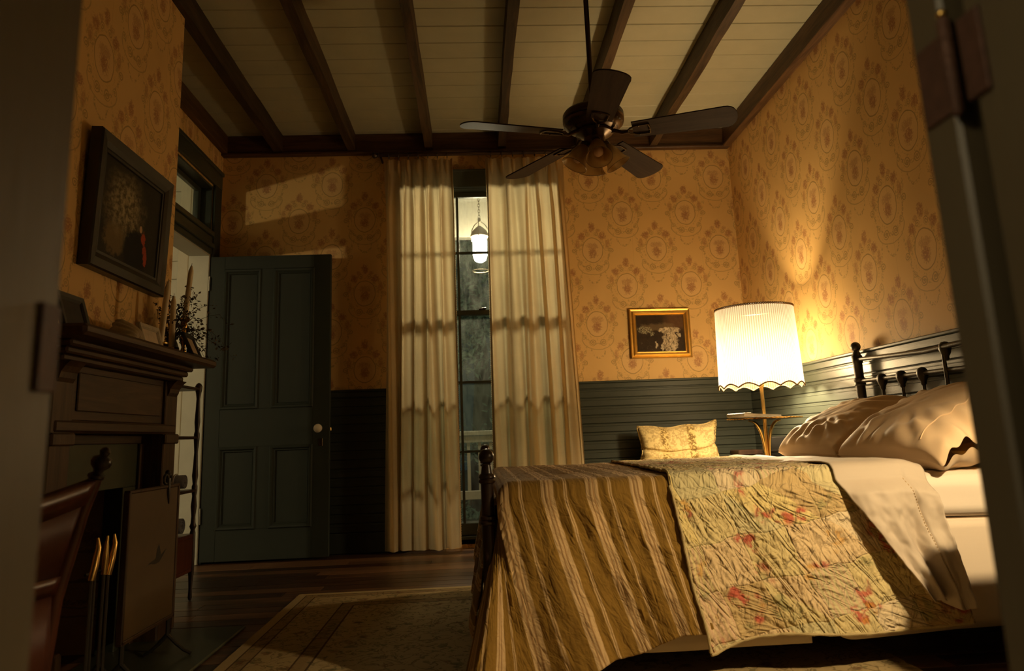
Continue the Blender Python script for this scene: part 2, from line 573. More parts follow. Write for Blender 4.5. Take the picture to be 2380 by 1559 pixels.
hgt = g.ab(wr - 0.5)*2.0 + g.ab(wr2 - 0.5)*1.2 + g.noise(uv, 240, 2)*0.12
b = g.bump(hgt, 0.75, 0.008)
g.end(g.bsdf(c, 0.9, 0.0, b, 0.15, 0.1))

# patchwork quilt
g = G('patchwork'); uv = g.coord('UV'); u, v, _ = g.xyz(uv)
cell = 0.128
uq = u*0.94 + v*0.20 + (g.noise(uv, 9, 2) - 0.5)*0.03; vq = v*0.94 - u*0.16 + (g.noise(uv, 11, 2) - 0.5)*0.03
cu = g.fl(uq/cell); cv = g.fl(vq/cell)
fu = g.fr(uq/cell); fv = g.fr(vq/cell)
r1 = g.white(g.vec(cu, cv, 1.0)); r2 = g.white(g.vec(cu, cv, 5.0)); r3 = g.white(g.vec(cu, cv, 9.0))
tri = g.m('GREATER_THAN', fu + fv, 1.0) * g.m('GREATER_THAN', r3, 0.62)
rr = g.fr(r1 + tri*0.37)
c = g.ramp(rr, [(0.0, (0.58, 0.50, 0.25)), (0.2, (0.52, 0.50, 0.30)), (0.36, (0.64, 0.47, 0.30)), (0.5, (0.66, 0.55, 0.22)), (0.66, (0.46, 0.46, 0.28)), (0.8, (0.66, 0.56, 0.42)), (0.93, (0.40, 0.27, 0.13)), (1.0, (0.60, 0.50, 0.28))])
for nd in g.t.nodes:
    if nd.type == 'VALTORGB': nd.color_ramp.interpolation = 'CONSTANT'
c = g.mix(0.45, c, (0.68, 0.53, 0.25))
st = g.ss(0.35, 0.65, g.fr(g.m('ADD', u*r2, v*(1.0 - r2))*62.0)) * g.m('GREATER_THAN', r2, 0.72)
c = g.mix(st*0.55, c, (0.62, 0.40, 0.27))
fl1 = g.noise(uv, 7.5, 2, 0.5); fl2 = g.noise(uv, 34, 3, 0.6)
rose = g.ss(0.57, 0.63, fl1) * g.ss(0.42, 0.56, fl2)
c = g.mix(rose*0.85, c, (0.46, 0.065, 0.050))
fl3 = g.noise(g.vec(u + 3.1, v + 1.7, 0.0), 8.0, 2, 0.5)
gold = g.ss(0.61, 0.67, fl3) * g.ss(0.46, 0.60, fl2)
c = g.mix(gold*0.65, c, (0.58, 0.30, 0.045))
fl4 = g.noise(g.vec(u + 7.3, v + 5.1, 0.0), 9.0, 2, 0.5)
grn = g.ss(0.58, 0.66, fl4) * g.ss(0.44, 0.58, fl2)
c = g.mix(grn*0.55, c, (0.22, 0.24, 0.10))
sprig = g.ss(0.66, 0.72, g.noise(uv, 85, 2)) * g.m('GREATER_THAN', r3, 0.5)
c = g.mix(sprig*0.45, c, (0.34, 0.18, 0.07))
seam = g.mn(g.mn(fu, 1.0 - fu), g.mn(fv, 1.0 - fv))
wv = (g.noise(uv, 16, 3)-0.5)*2.2
dirn = g.m('GREATER_THAN', r1, 0.5)
ua = u + dirn*(v - u); va = v + dirn*(u - v)*0.85
w1 = g.noise(g.vec(ua + va*0.45, va*0.34, 0.0), 26, 2, 0.5, 0.9)
w2 = g.noise(g.vec(u - v*0.6, v*0.5 + u*0.2, 3.0), 34, 2, 0.5, 0.7)
hgt = g.mn(g.ab(w1 - 0.5)*2.6, 0.5) + g.mn(g.ab(w2 - 0.5)*1.8, 0.4) + g.ss(0.0, 0.03, seam)*0.15 + g.noise(uv, 240, 2)*0.10
b = g.bump(hgt, 0.9, 0.016)
g.end(g.bsdf(c, 0.9, 0.0, b, 0.12, 0.1))
plain('quilt_binding', (0.50, 0.40, 0.20), 0.9, 0.0, 0.25, 60, 0.5)

# floral chair cover
g = G('floral_cover'); p = g.coord(); x, y, z = g.xyz(p)
nz = g.noise(p, 4, 2)
stp = g.ss(0.30, 0.42, g.fr(x*5.4)) * (1.0 - g.ss(0.58, 0.70, g.fr(x*5.4)))
c = g.mix(nz, (0.50, 0.36, 0.125), (0.60, 0.46, 0.20))
c = g.mix((1.0 - stp)*0.4, c, (0.66, 0.53, 0.27))
n1 = g.noise(p, 26, 2, 0.5); n2 = g.noise(p, 75, 3, 0.6)
fl = g.ss(0.41, 0.48, n1) * g.ss(0.42, 0.52, n2) * (0.45 + stp*0.55)
c = g.mix(fl*0.9, c, (0.13, 0.075, 0.014))
g.end(g.bsdf(c, 0.8, 0.0, g.bump(g.noise(p, 200, 2), 0.2, 0.002), 0.2, 0.1))

# rug: object sits at the origin, so coordinates are room coordinates
RUG = (-0.905, 1.30, 1.10, 3.905)
g = G('rug_pile'); p = g.coord(); x, y, z = g.xyz(p)
d = g.mn(x - RUG[0], RUG[3] - y)
def rb(a, b): return g.m('GREATER_THAN', d, a) * g.m('LESS_THAN', d, b)
n1 = g.noise(p, 11, 3, 0.55, 1.2); n2 = g.noise(p, 30, 2, 0.5, 0.6); n3 = g.noise(p, 5, 2)
vor = g.voro(p, 9.0)
c = g.mix(n3, (0.36, 0.275, 0.135), (0.44, 0.33, 0.165))
c = g.mix(rb(0.045, 0.30)*0.5, c, (0.33, 0.235, 0.10))
guard = g.mx(rb(0.048, 0.098), rb(0.262, 0.320))
c = g.mix(guard*0.6, c, (0.21, 0.13, 0.055))
vines = g.ss(0.035, 0.0, g.ab(n1 - 0.5))
inner = g.m('GREATER_THAN', d, 0.05)
c = g.mix(vines*inner*0.75, c, (0.12, 0.085, 0.035))
fl = g.ss(0.30, 0.16, vor) * g.ss(0.42, 0.56, n2)*inner
c = g.mix(fl*0.75, c, (0.155, 0.075, 0.035))
lf = g.ss(0.60, 0.66, n2)*inner
c = g.mix(lf*0.55, c, (0.10, 0.105, 0.045))
ln = g.mx(g.mx(rb(0.044, 0.050), rb(0.095, 0.101)), g.mx(rb(0.258, 0.265), rb(0.316, 0.324)))
c = g.mix(ln*0.9, c, (0.07, 0.04, 0.02))
g.end(g.bsdf(c, 0.95, 0.0, g.bump(g.noise(p, 420, 2), 0.4, 0.004), 0.1))

# wallpaper ------------------------------------------------------------
def wallpaper(name, axis, u0, v0, per=0.4798, pv=0.5531):
    g = G(name); p = g.coord(); X, Y, Z = g.xyz(p)
    u = X if axis == 'x' else Y
    wn = g.noise(p, 18, 2)
    uu = u + (wn - 0.5)*0.012
    vv = Z + (g.noise(p, 21, 2) - 0.5)*0.012
    a = (uu - u0)/per; b = (vv - v0)/pv
    p1 = g.fr(a + 0.5) - 0.5; q1 = g.fr(b + 0.5) - 0.5
    p2 = g.fr(a) - 0.5; q2 = g.fr(b) - 0.5
    sel = g.m('GREATER_THAN', g.ab(p1) + g.ab(q1), 0.5)
    x = (p1 + sel*(p2 - p1))*per; y = (q1 + sel*(q2 - q1))*pv
    ax = g.ab(x)
    n1 = g.noise(p, 85, 3, 0.62); n2 = g.noise(p, 130, 2, 0.6); n0 = g.noise(p, 28, 2)
    def ell(cx, cy, rx, ry):
        dx = (ax - cx)/rx; dy = (y - cy)/ry
        return g.sqrt(dx*dx + dy*dy)
    def ring(cx, cy, rx, ry, w):
        d = g.ab(ell(cx, cy, rx, ry) - 1.0)*min(rx, ry)
        return 1.0 - g.ss(w*0.45, w, d)
    oval = ell(0, 0, 0.076, 0.093)
    lines = 1.0 - g.ss(0.0016, 0.0036, g.ab(oval - 1.0)*0.08)
    def spiral(cx, cy, R, turns, w):
        dx = ax - cx; dy = y - cy
        r = g.sqrt(dx*dx + dy*dy); th = g.m('ARCTAN2', dy, dx)
        f = g.ab(g.fr(r*(turns/R) - th*(1/(2*PI)) + 0.25) - 0.5)*(R/turns)
        return (1.0 - g.ss(w*0.5, w, f))*(1.0 - g.ss(R*0.92, R, r))
    def arc(cx, cy, rx, ry, w, below):
        return ring(cx, cy, rx, ry, w)*(1.0 - g.ss(below - 0.012, below + 0.012, y))
    sc = g.mx(spiral(0.040, -0.135, 0.027, 2.2, 0.0042), spiral(0.138, -0.006, 0.021, 1.9, 0.0040))
    sc = g.mx(sc, g.mx(spiral(0.032, 0.122, 0.019, 1.8, 0.0035), spiral(0.098, -0.098, 0.020, 1.8, 0.0035)*0.8))
    sc = g.mx(sc, arc(0.0, -0.110, 0.115, 0.078, 0.0035, -0.105)*0.8)
    leafy = g.ss(0.46, 0.58, n1)
    wreath = arc(0.0, -0.012, 0.122, 0.132, 0.011, 0.035)*leafy
    halo = ring(0.0, 0.0, 0.094, 0.113, 0.008)*g.ss(0.52, 0.62, n1)*0.6
    drop = arc(0.0, -0.185, 0.050, 0.062, 0.008, -0.180)*leafy
    swag = arc(0.150, -0.150, 0.070, 0.050, 0.007, -0.150)*leafy*0.8
    bough = arc(0.105, 0.115, 0.042, 0.10, 0.012, 0.09)*leafy*0.8
    lines = g.mx(lines, sc*0.85)
    lines = g.mx(lines, g.mx(g.mx(wreath, halo), g.mx(g.mx(drop, bough), swag))*0.8)
    def blob(cx, cy, rx, ry):
        return 1.0 - g.ss(0.55, 0.95, ell(cx, cy, rx, ry) + (n1 - 0.5)*2.0)
    fl = g.mx(blob(0, -0.022, 0.040, 0.050), blob(0.012, 0.030, 0.040, 0.030)*0.6)
    fl = g.mx(fl, g.mx(blob(0, 0.178, 0.030, 0.045), blob(0.078, 0.108, 0.036, 0.036)))
    fl = g.mx(fl, g.mx(blob(0.112, 0.050, 0.022, 0.045)*0.7, blob(0.045, 0.150, 0.022, 0.020)*0.6))
    fl = fl*g.ss(0.30, 0.55, n2*0.5 + n1*0.5)
    base = g.mix(g.noise(p, 3.0, 4), (0.69, 0.440, 0.165), (0.79, 0.510, 0.195))
    base = g.mix((1.0 - g.ss(0.95, 1.0, oval))*0.35, base, (0.76, 0.52, 0.25))
    c = g.mix(lines*0.68, base, (0.265, 0.165, 0.050))
    c = g.mix(fl*0.70, c, (0.30, 0.095, 0.040))
    # paper joints and faint age stains
    seam = g.ab(g.fr(u/0.52 + 0.2) - 0.5)
    c = g.mix((1.0 - g.ss(0.0, 0.004, seam))*0.25, c, (0.26, 0.15, 0.05))
    c = g.mix(g.ss(0.58, 0.75, g.noise(p, 1.7, 3))*0.18, c, (0.36, 0.21, 0.07))
    return g.end(g.bsdf(c, 0.62, 0.0, g.bump(g.noise(p, 240, 3), 0.12, 0.002), 0.3))
wallpaper('wallpaper_back', 'x', 1.1318, 2.3454)
wallpaper('wallpaper_right', 'y', 3.0477, 2.0295)
wallpaper('wallpaper_left', 'y', 2.7178, 2.2467)

# paintings (flat prints) ----------------------------------------------
g = G('painting_forest'); p = g.coord(); x, y, z = g.xyz(p)   # y: 0..1 along the picture, z: 0..1 up
def el(cx, cz, rx, rz):
    dx = (y - cx)/rx; dz = (z - cz)/rz
    return g.sqrt(dx*dx + dz*dz)
n1 = g.noise(p, 5, 5, 0.65); n2 = g.noise(p, 16, 4, 0.65)
c = g.mix(n1, (0.012, 0.010, 0.007), (0.040, 0.034, 0.022))
glow = 1.0 - g.ss(0.2, 1.1, el(0.38, 0.58, 0.38, 0.44) + (n1-0.5)*0.9)
c = g.mix(glow*0.9, c, g.mix(g.ss(0.35, 0.65, n2), (0.10, 0.080, 0.040), (0.40, 0.33, 0.19)))
low = 1.0 - g.ss(0.6, 1.0, el(0.25, 0.20, 0.20, 0.20) + (n2-0.5)*1.2)
c = g.mix(low*0.6, c, (0.24, 0.17, 0.075))
dk = 1.0 - g.ss(0.75, 1.0, el(0.62, 0.16, 0.24, 0.28) + (n2-0.5)*0.5)
c = g.mix(dk*0.95, c, (0.006, 0.006, 0.006))
n4 = g.noise(p, 30, 4, 0.7)
rd = 1.0 - g.ss(0.6, 1.0, g.mn(g.mn(el(0.735, 0.36, 0.050, 0.085), el(0.765, 0.245, 0.036, 0.07)), el(0.795, 0.165, 0.040, 0.12)) + (n4-0.5)*1.9)
c = g.mix(rd, c, g.mix(n4, (0.20, 0.018, 0.010), (0.55, 0.10, 0.035)))
fc = 1.0 - g.ss(0.7, 1.0, el(0.68, 0.45, 0.030, 0.045) + (n2-0.5)*0.5)
c = g.mix(fc, c, (0.50, 0.32, 0.18))
g.end(g.bsdf(c, 0.6, 0.0, None, 0.15))
g = G('painting_table'); p = g.coord(); x0_, y, z0_ = g.xyz(p)
wx = (g.noise(p, 7, 4, 0.65) - 0.5)*0.20; wz = (g.noise(g.vec(x0_ + 5.0, y, z0_ + 2.0), 7, 4, 0.65) - 0.5)*0.20
x = x0_ + wx; z = z0_ + wz
n1 = g.noise(p, 4, 5, 0.65); n2 = g.noise(g.vec(x*1.0, y, z*0.30), 16, 5, 0.7, 2.2); n3 = g.noise(p, 11, 4, 0.65); n5 = g.noise(p, 34, 3, 0.6)
def el(cx, cz, rx, rz):
    dx = (x - cx)/rx; dz = (z - cz)/rz
    return g.sqrt(dx*dx + dz*dz)
c = g.mix(n1, (0.008, 0.007, 0.005), (0.060, 0.034, 0.017))
warm = g.ss(0.5, 0.75, x)*g.ss(0.50, 0.72, z)
c = g.mix(warm*0.8, c, g.mix(n3, (0.075, 0.034, 0.016), (0.17, 0.085, 0.036)))
wall_ = g.ss(0.40, 0.30, g.ab(x - 0.45))*g.ss(0.55, 0.62, z)*(1.0 - g.ss(0.72, 0.80, z))
c = g.mix(wall_*0.5, c, g.mix(n5, (0.10, 0.065, 0.03), (0.26, 0.18, 0.09)))
clo = 1.0 - g.ss(0.82, 1.02, g.mn(el(0.68, 0.58, 0.25, 0.10), el(0.70, 0.26, 0.17, 0.36)))
c = g.mix(clo*0.95, c, g.mix(g.ss(0.36, 0.60, n2), (0.060, 0.040, 0.020), (0.62, 0.50, 0.34)))
lf = (1.0 - g.ss(0.8, 1.05, g.mn(el(0.18, 0.60, 0.16, 0.10), el(0.32, 0.50, 0.05, 0.09))))*g.ss(0.42, 0.60, n5)
c = g.mix(lf*0.9, c, g.mix(n3, (0.13, 0.14, 0.06), (0.60, 0.52, 0.36)))
fold = g.ss(0.62, 0.70, n2)*(1.0 - g.ss(0.28, 0.48, x))*g.ss(0.60, 0.35, z)
c = g.mix(fold*0.7, c, (0.34, 0.30, 0.21))
wh = 1.0 - g.ss(0.8, 1.05, g.mn(g.mn(el(0.40, 0.18, 0.035, 0.12), el(0.90, 0.44, 0.045, 0.07)), el(0.53, 0.12, 0.02, 0.12)))
c = g.mix(wh*0.8, c, (0.55, 0.46, 0.32))
g.end(g.bsdf(c, 0.6, 0.0, None, 0.12))
g = G('bulb_glow_b')
e = g.sh('ShaderNodeEmission', Color=(1.0, 0.72, 0.38), Strength=3900.0); g.end(e)
g = G('shade_cloth')
df = g.sh('ShaderNodeBsdfDiffuse', Color=(0.14, 0.10, 0.06)); tl = g.sh('ShaderNodeBsdfTranslucent', Color=(0.06, 0.045, 0.025))
g.end(g.mixs(0.5, df, tl))
# ================================================================== ROOM SHELL
D = 5.273; XL = -1.83; XR = 1.987; ZC = 3.0; ZR = 1.10; ZT = 2.866
YF = 0.65                                   # room face of the near wall

# floor with boards ---------------------------------------------------
fl = struct(MB().box(-1.96, 2.10, 0.45, D + 0.15, -0.10, -0.022), 'floor', 'soot', 'dark wooden board floor of the bedroom', 'floor')
y = 0.45; row = 0
while y < D + 0.02:
    w = 0.112
    br = sorted([XL - 0.02, XR + 0.02] + [random.uniform(-1.3, 1.6)] + ([random.uniform(-1.5, 1.7)] if row % 2 else []))
    br = [br[0]] + [q for q in br[1:-1] if q - br[0] > 0.3 and br[-1] - q > 0.3] + [br[-1]]
    if len(br) == 4 and br[2] - br[1] < 0.3: br.pop(2)
    for a, b in zip(br[:-1], br[1:]):
        zt = random.uniform(-0.0014, 0.0)
        MB().box(a + 0.0008, b - 0.0008, y + 0.0010, min(y + w, D + 0.03) - 0.0010, -0.022, zt, 0.0016).build('plank', 'wood_floor', fl)
    y += w; row += 1

# ceiling with white boards, dark rafters ----------------------------
ce = struct(MB().box(-1.97, 2.12, YF - 0.12, D + 0.15, ZC + 0.02, ZC + 0.12), 'ceiling', 'soot', 'pale boarded ceiling with dark exposed wooden beams', 'ceiling')
y = YF - 0.05
while y < D:
    MB().box(XL - 0.1, XR + 0.1, y + 0.0015, min(y + 0.176, D + 0.05) - 0.0015, ZC + random.uniform(0, 0.002), ZC + 0.02, 0.004).build('plank', 'paint_ceiling', ce)
    y += 0.176
def beam(x0, x1, mat='wood_beam'):
    n = 46
    ys = np.linspace(YF, D - 0.03, n)
    P = []; F = []
    ph = random.uniform(0, 50)
    for i, yy in enumerate(ys):
        a = 0.010*vnoise(yy*5 + ph, 0.3); b = 0.010*vnoise(yy*5 + ph, 7.3); c = 0.012*vnoise(yy*4 + ph, 3.1)
        P += [(x0 + a, yy, ZT + c), (x1 + b, yy, ZT + 0.6*c), (x1 + b*0.5, yy, ZC + 0.01), (x0 + a*0.5, yy, ZC + 0.01)]
    for i in range(n - 1):
        k = 4*i
        F += [(k, k+1, k+5, k+4), (k+1, k+2, k+6, k+5), (k+3, k, k+4, k+7)]
    F += [(0, 3, 2, 1), (4*n-4, 4*n-3, 4*n-2, 4*n-1)]
    m = MB(); m._add(P, F)
    return m.build('beam', mat, ce)
for x0, x1 in ((-1.446, -1.388), (-0.905, -0.850), (-0.330, -0.276), (0.214, 0.270), (0.800, 0.856), (1.368, 1.424)):
    beam(x0, x1)

# ledger boards under the ceiling -------------------------------------
t1 = MB().box(XL, XR, D - 0.045, D, ZT - 0.004, ZC, 0.004); t1.box(XL, XR, D - 0.060, D, ZT - 0.022, ZT - 0.004, 0.004)
struct(t1, 'trim_1', 'wood_trim', 'dark wood ledger board under the ceiling on the window wall', 'trim')
t2 = MB().box(XR - 0.045, XR, YF, D - 0.046, ZT - 0.004, ZC, 0.004); t2.box(XR - 0.060, XR, YF, D - 0.061, ZT - 0.022, ZT - 0.004, 0.004)
struct(t2, 'trim_2', 'wood_trim_y', 'dark wood ledger board along the top of the right wall', 'trim')
t3 = MB().box(XL, XL + 0.045, 3.46, D - 0.046, ZT - 0.004, ZC, 0.004)
struct(t3, 'trim_3', 'wood_trim_y', 'dark wood ledger board above the transom in the left alcove', 'trim')

# window wall ---------------------------------------------------------
WX0, WX1, WZ0, WZ1 = -0.50, 0.620, 0.055, 2.585        # rough opening
m = MB()
m.box(-1.97, WX0, D, D + 0.15, 0, ZC + 0.02); m.box(WX1, 2.12, D, D + 0.15, 0, ZC + 0.02)
m.box(WX0, WX1, D, D + 0.15, WZ1, ZC + 0.02); m.box(WX0, WX1, D, D + 0.15, -0.02, WZ0)
wb_ = struct(m, 'wall_back', 'wallpaper_back', 'gold medallion wallpaper wall with the curtained window', 'wall')
def wainscot_x(x0, x1, parent):
    z = 0.135
    while z < 1.04:
        MB().box(x0, x1, D - 0.014, D - 0.001, z + 0.0012, z + 0.0590, 0.0035).build('board', 'paint_slate', parent)
        MB().box(x0, x1, D - 0.0165, D - 0.012, z + 0.0410, z + 0.0455, 0.0015).build('bead', 'paint_slate', parent)
        z += 0.0605
for a_, b_ in ((XL, WX0 - 0.08), (WX1 + 0.075, XR)): MB().box(a_, b_, D - 0.004, D, 0.10, ZR - 0.02).build('backing', 'paint_slate', wb_)
wainscot_x(XL, WX0 - 0.08, wb_); wainscot_x(WX1 + 0.075, XR, wb_)
for k, (a, b) in enumerate(((XL, WX0 - 0.08), (WX1 + 0.075, XR - 0.02))):
    r = MB().box(a, b, D - 0.032, D, ZR - 0.016, ZR, 0.004); r.box(a, b, D - 0.022, D, ZR - 0.052, ZR - 0.016, 0.003)
    struct(r, 'trim_%d' % (4 + k), 'paint_slate', ('slate painted chair rail left of the window', 'slate painted chair rail behind the gold framed painting')[k], 'trim')
    struct(MB().box(a, b, D - 0.022, D, 0.0, 0.132, 0.004), 'baseboard_back' if k == 0 else 'baseboard_back_right', 'paint_slate',
           ('slate baseboard beside the open panelled door', 'slate baseboard behind the floral chair')[k], 'baseboard')

# right wall ----------------------------------------------------------
m = MB().box(XR, XR + 0.13, YF - 0.12, D, 0, ZC + 0.02)
wr = struct(m, 'wall_right', 'wallpaper_right', 'gold medallion wallpaper wall behind the headboard', 'wall')
MB().box(XR - 0.004, XR, YF, D - 0.005, 0.10, ZR - 0.02).build('backing', 'paint_slate_y', wr)
z = 0.135
while z < 1.04:
    MB().box(XR - 0.014, XR - 0.001, YF, D - 0.015, z + 0.0012, z + 0.0590, 0.0035).build('board', 'paint_slate_y', wr)
    MB().box(XR - 0.0165, XR - 0.012, YF, D - 0.015, z + 0.0410, z + 0.0455, 0.0015).build('bead', 'paint_slate_y', wr)
    z += 0.0605
r = MB().box(XR - 0.032, XR, YF, D - 0.033, ZR - 0.016, ZR, 0.004); r.box(XR - 0.022, XR, YF, D - 0.033, ZR - 0.052, ZR - 0.016, 0.003)
struct(r, 'trim_6', 'paint_slate_y', 'slate painted chair rail behind the iron headboard', 'trim')
struct(MB().box(XR - 0.022, XR, YF, D - 0.023, 0, 0.132, 0.004), 'baseboard_right', 'paint_slate_y', 'slate baseboard under the right wall', 'baseboard')

# left wall with door and transom opening -----------------------------
DY0, DY1, DZ, TZ0, TZ1 = 4.245, 5.085, 2.050, 2.235, 2.560
XO = XL - 0.13
m = MB()
m.box(XO, XL, YF - 0.12, DY0, 0, ZC + 0.02); m.box(XO, XL, DY1, D, 0, ZC + 0.02)
m.box(XO, XL, DY0, DY1, TZ1, ZC + 0.02)
struct(m, 'wall_left', 'wallpaper_left', 'dim wallpapered left wall with doorway and transom', 'wall')
# chimney breast
BX = -1.416; BY0, BY1 = 2.10, 3.45
m = MB()
m.box(XL - 0.05, BX, BY0, BY1, 0.80, ZC + 0.01); m.box(XL - 0.05, BX, BY0, 2.42, 0, 0.80); m.box(XL - 0.05, BX, 3.02, BY1, 0, 0.80)
m.box(XL - 0.05, XL + 0.02, 2.42, 3.02, 0, 0.80)
struct(m, 'wall_chimney', 'wallpaper_left', 'projecting wallpapered chimney breast above the mantelpiece', 'wall')

# door frame in the left wall ----------------------------------------
dfm = thing('trim_7', 'slate painted door casing with transom rail in the left alcove', 'trim', (XL, DY1, 0), None, 'structure')
def P(mb, name, mat='paint_slate_v', t=None): return sub(mb, name, mat, t if t is not None else dfm)
P(MB().box(XL, XL + 0.022, DY1, D - 0.062, 0, 2.690, 0.004), 'casing')
P(MB().box(XL, XL + 0.022, DY0 - 0.11, DY0, 0, 2.690, 0.004), 'casing')
hd = MB().box(XL, XL + 0.024, DY0 - 0.11, D - 0.062, TZ1 + 0.01, 2.690, 0.004); hd.box(XL, XL + 0.036, DY0 - 0.12, D - 0.062, 2.672, 2.700, 0.004)
P(hd, 'head_casing', 'paint_slate_y')
P(MB().box(XO - 0.01, XL + 0.012, DY0, DY1, DZ + 0.012, TZ0, 0.004).box(XL + 0.012, XL + 0.030, DY0, DY1, DZ + 0.05, DZ + 0.085, 0.005).box(XL + 0.012, XL + 0.026, DY0, DY1, TZ0 - 0.05, TZ0 - 0.01, 0.005), 'transom_rail', 'paint_slate_y')
P(MB().box(XO - 0.01, XL - 0.002, DY0 + 0.001, DY1 - 0.001, DZ, DZ + 0.012), 'head_jamb', 'paint_white')
P(MB().box(XO - 0.01, XL, DY1 - 0.018, DY1 - 0.0005, 0, DZ, 0.002), 'side_jamb', 'paint_white')
P(MB().box(XO - 0.01, XL, DY0 + 0.0005, DY0 + 0.018, 0, DZ, 0.002), 'side_jamb', 'paint_white')
P(MB().box(XO, XL, DY1 - 0.016, DY1 - 0.0005, TZ0, TZ1, 0.002), 'transom_jamb')
P(MB().box(XO, XL, DY0 + 0.0005, DY0 + 0.016, TZ0, TZ1, 0.002), 'transom_jamb')
P(MB().box(XO, XL, DY0 + 0.016, DY1 - 0.016, TZ1 - 0.014, TZ1, 0.002), 'transom_jamb', 'paint_slate_y')
tw = thing('window_2', 'narrow transom window above the open panelled door', 'window', (XO + 0.03, DY0, TZ0), None, 'structure')
ty0, ty1, tz0, tz1, tx = DY0 + 0.017, DY1 - 0.017, TZ0 + 0.002, TZ1 - 0.016, XO + 0.025
P(MB().box(tx, tx + 0.03, ty0, ty1, tz0, tz0 + 0.035, 0.003), 'sash_rail', 'paint_slate_y', tw)
P(MB().box(tx, tx + 0.03, ty0, ty1, tz1 - 0.035, tz1, 0.003), 'sash_rail', 'paint_slate_y', tw)
P(MB().box(tx, tx + 0.03, ty0, ty0 + 0.045, tz0 + 0.035, tz1 - 0.035, 0.003), 'sash_stile', 'paint_slate_v', tw)
P(MB().box(tx, tx + 0.03, ty1 - 0.045, ty1, tz0 + 0.035, tz1 - 0.035, 0.003), 'sash_stile', 'paint_slate_v', tw)
P(MB().box(tx + 0.012, tx + 0.016, ty0 + 0.04, ty1 - 0.04, tz0 + 0.03, tz1 - 0.03), 'pane', 'transom_glass', tw)

# open four panel door ------------------------------------------------
door = thing('door_1', 'slate four panel door standing open against the window wall', 'door', (-1.820, 5.08, 0), None, 'structure')
dx0, dx1, dy, dz0, dz1 = -1.822, -0.994, 5.080, 0.012, 2.042
def dpart(mb, name, mat='paint_slate_v', t=None): return sub(mb, name, mat, t if t is not None else door)
px = ((-1.723, -1.472), (-1.384, -1.108)); pz = ((0.985, 1.947), (0.208, 0.735)); TH = 0.040
dpart(MB().box(dx0, px[0][0], dy, dy + TH, dz0, dz1, 0.002), 'stile')
dpart(MB().box(px[1][1], dx1, dy, dy + TH, dz0, dz1, 0.002), 'stile')
dpart(MB().box(px[0][0], px[1][1], dy, dy + TH, pz[0][1], dz1, 0.0015), 'top_rail', 'paint_door_x')
dpart(MB().box(px[0][0], px[1][1], dy, dy + TH, pz[1][1], pz[0][0], 0.0015), 'lock_rail', 'paint_door_x')
dpart(MB().box(px[0][0], px[1][1], dy, dy + TH, dz0, pz[1][0], 0.0015), 'bottom_rail', 'paint_door_x')
for a, b in pz: dpart(MB().box(px[0][1], px[1][0], dy, dy + TH, a, b, 0.0015), 'mullion')
for (a, b) in px:
    for (c, d) in pz:
        pn = dpart(MB().box(a - 0.002, b + 0.002, dy + 0.016, dy + 0.026, c - 0.002, d + 0.002), 'panel')
        def ring_(o0, y0, o1, y1):
            A = [(a+o0, y0, c+o0), (b-o0, y0, c+o0), (b-o0, y0, d-o0), (a+o0, y0, d-o0)]
            B = [(a+o1, y1, c+o1), (b-o1, y1, c+o1), (b-o1, y1, d-o1), (a+o1, y1, d-o1)]
            return A + B, [(i, (i+1) % 4, (i+1) % 4 + 4, i + 4) for i in range(4)]
        mm = MB()
        for s in ((-0.004, dy - 0.001, 0.004, dy - 0.009), (0.004, dy - 0.009, 0.014, dy - 0.007), (0.014, dy - 0.007, 0.024, dy + 0.006), (0.024, dy + 0.006, 0.030, dy + 0.004), (0.030, dy + 0.004, 0.036, dy + 0.0165)):
            mm._add(*ring_(*s))
        ml = mm.build('moulding', 'paint_slate_v'); ml.parent = door; ml.data.transform(Matrix.Translation((1.820, -5.08, 0)))
Ry = Matrix.Rotation(PI/2, 3, 'X')
kb = MB().lathe([(0.024, 0.0), (0.024, 0.004), (0.010, 0.006), (0.009, 0.030)], (-1.062, dy, 0.838), 16, Ry)
kn = dpart(kb, 'knob_shank', 'bronze')
kk = MB(); kk.sphere((-1.062, dy - 0.046, 0.838), (0.029, 0.021, 0.029), 18, 12)
dpart(kk, 'knob', 'porcelain')['label'] = 'white porcelain knob'
kp = MB().box(-1.066, -1.038, dy - 0.004, dy, 0.722, 0.772, 0.003); kp2 = MB().box(-1.055, -1.049, dy - 0.0055, dy - 0.003, 0.735, 0.758)
o = dpart(kp, 'keyhole_plate', 'bronze'); sub(kp2, 'keyhole', 'black', o)
o.location = o.location
dpart(MB().box(-0.996, -0.985, dy + 0.012, dy + 0.028, 0.820, 0.842, 0.002), 'latch', 'brass')
for z in (1.80, 0.25):
    h = dpart(MB().box(-1.852, -1.823, dy - 0.006, dy - 0.002, z, z + 0.10, 0.001), 'hinge', 'steel')
    hb = MB().tube([(-1.823, dy - 0.008, z), (-1.823, dy - 0.008, z + 0.1)], 0.006, 8); sub(hb, 'hinge_pin', 'steel', h)

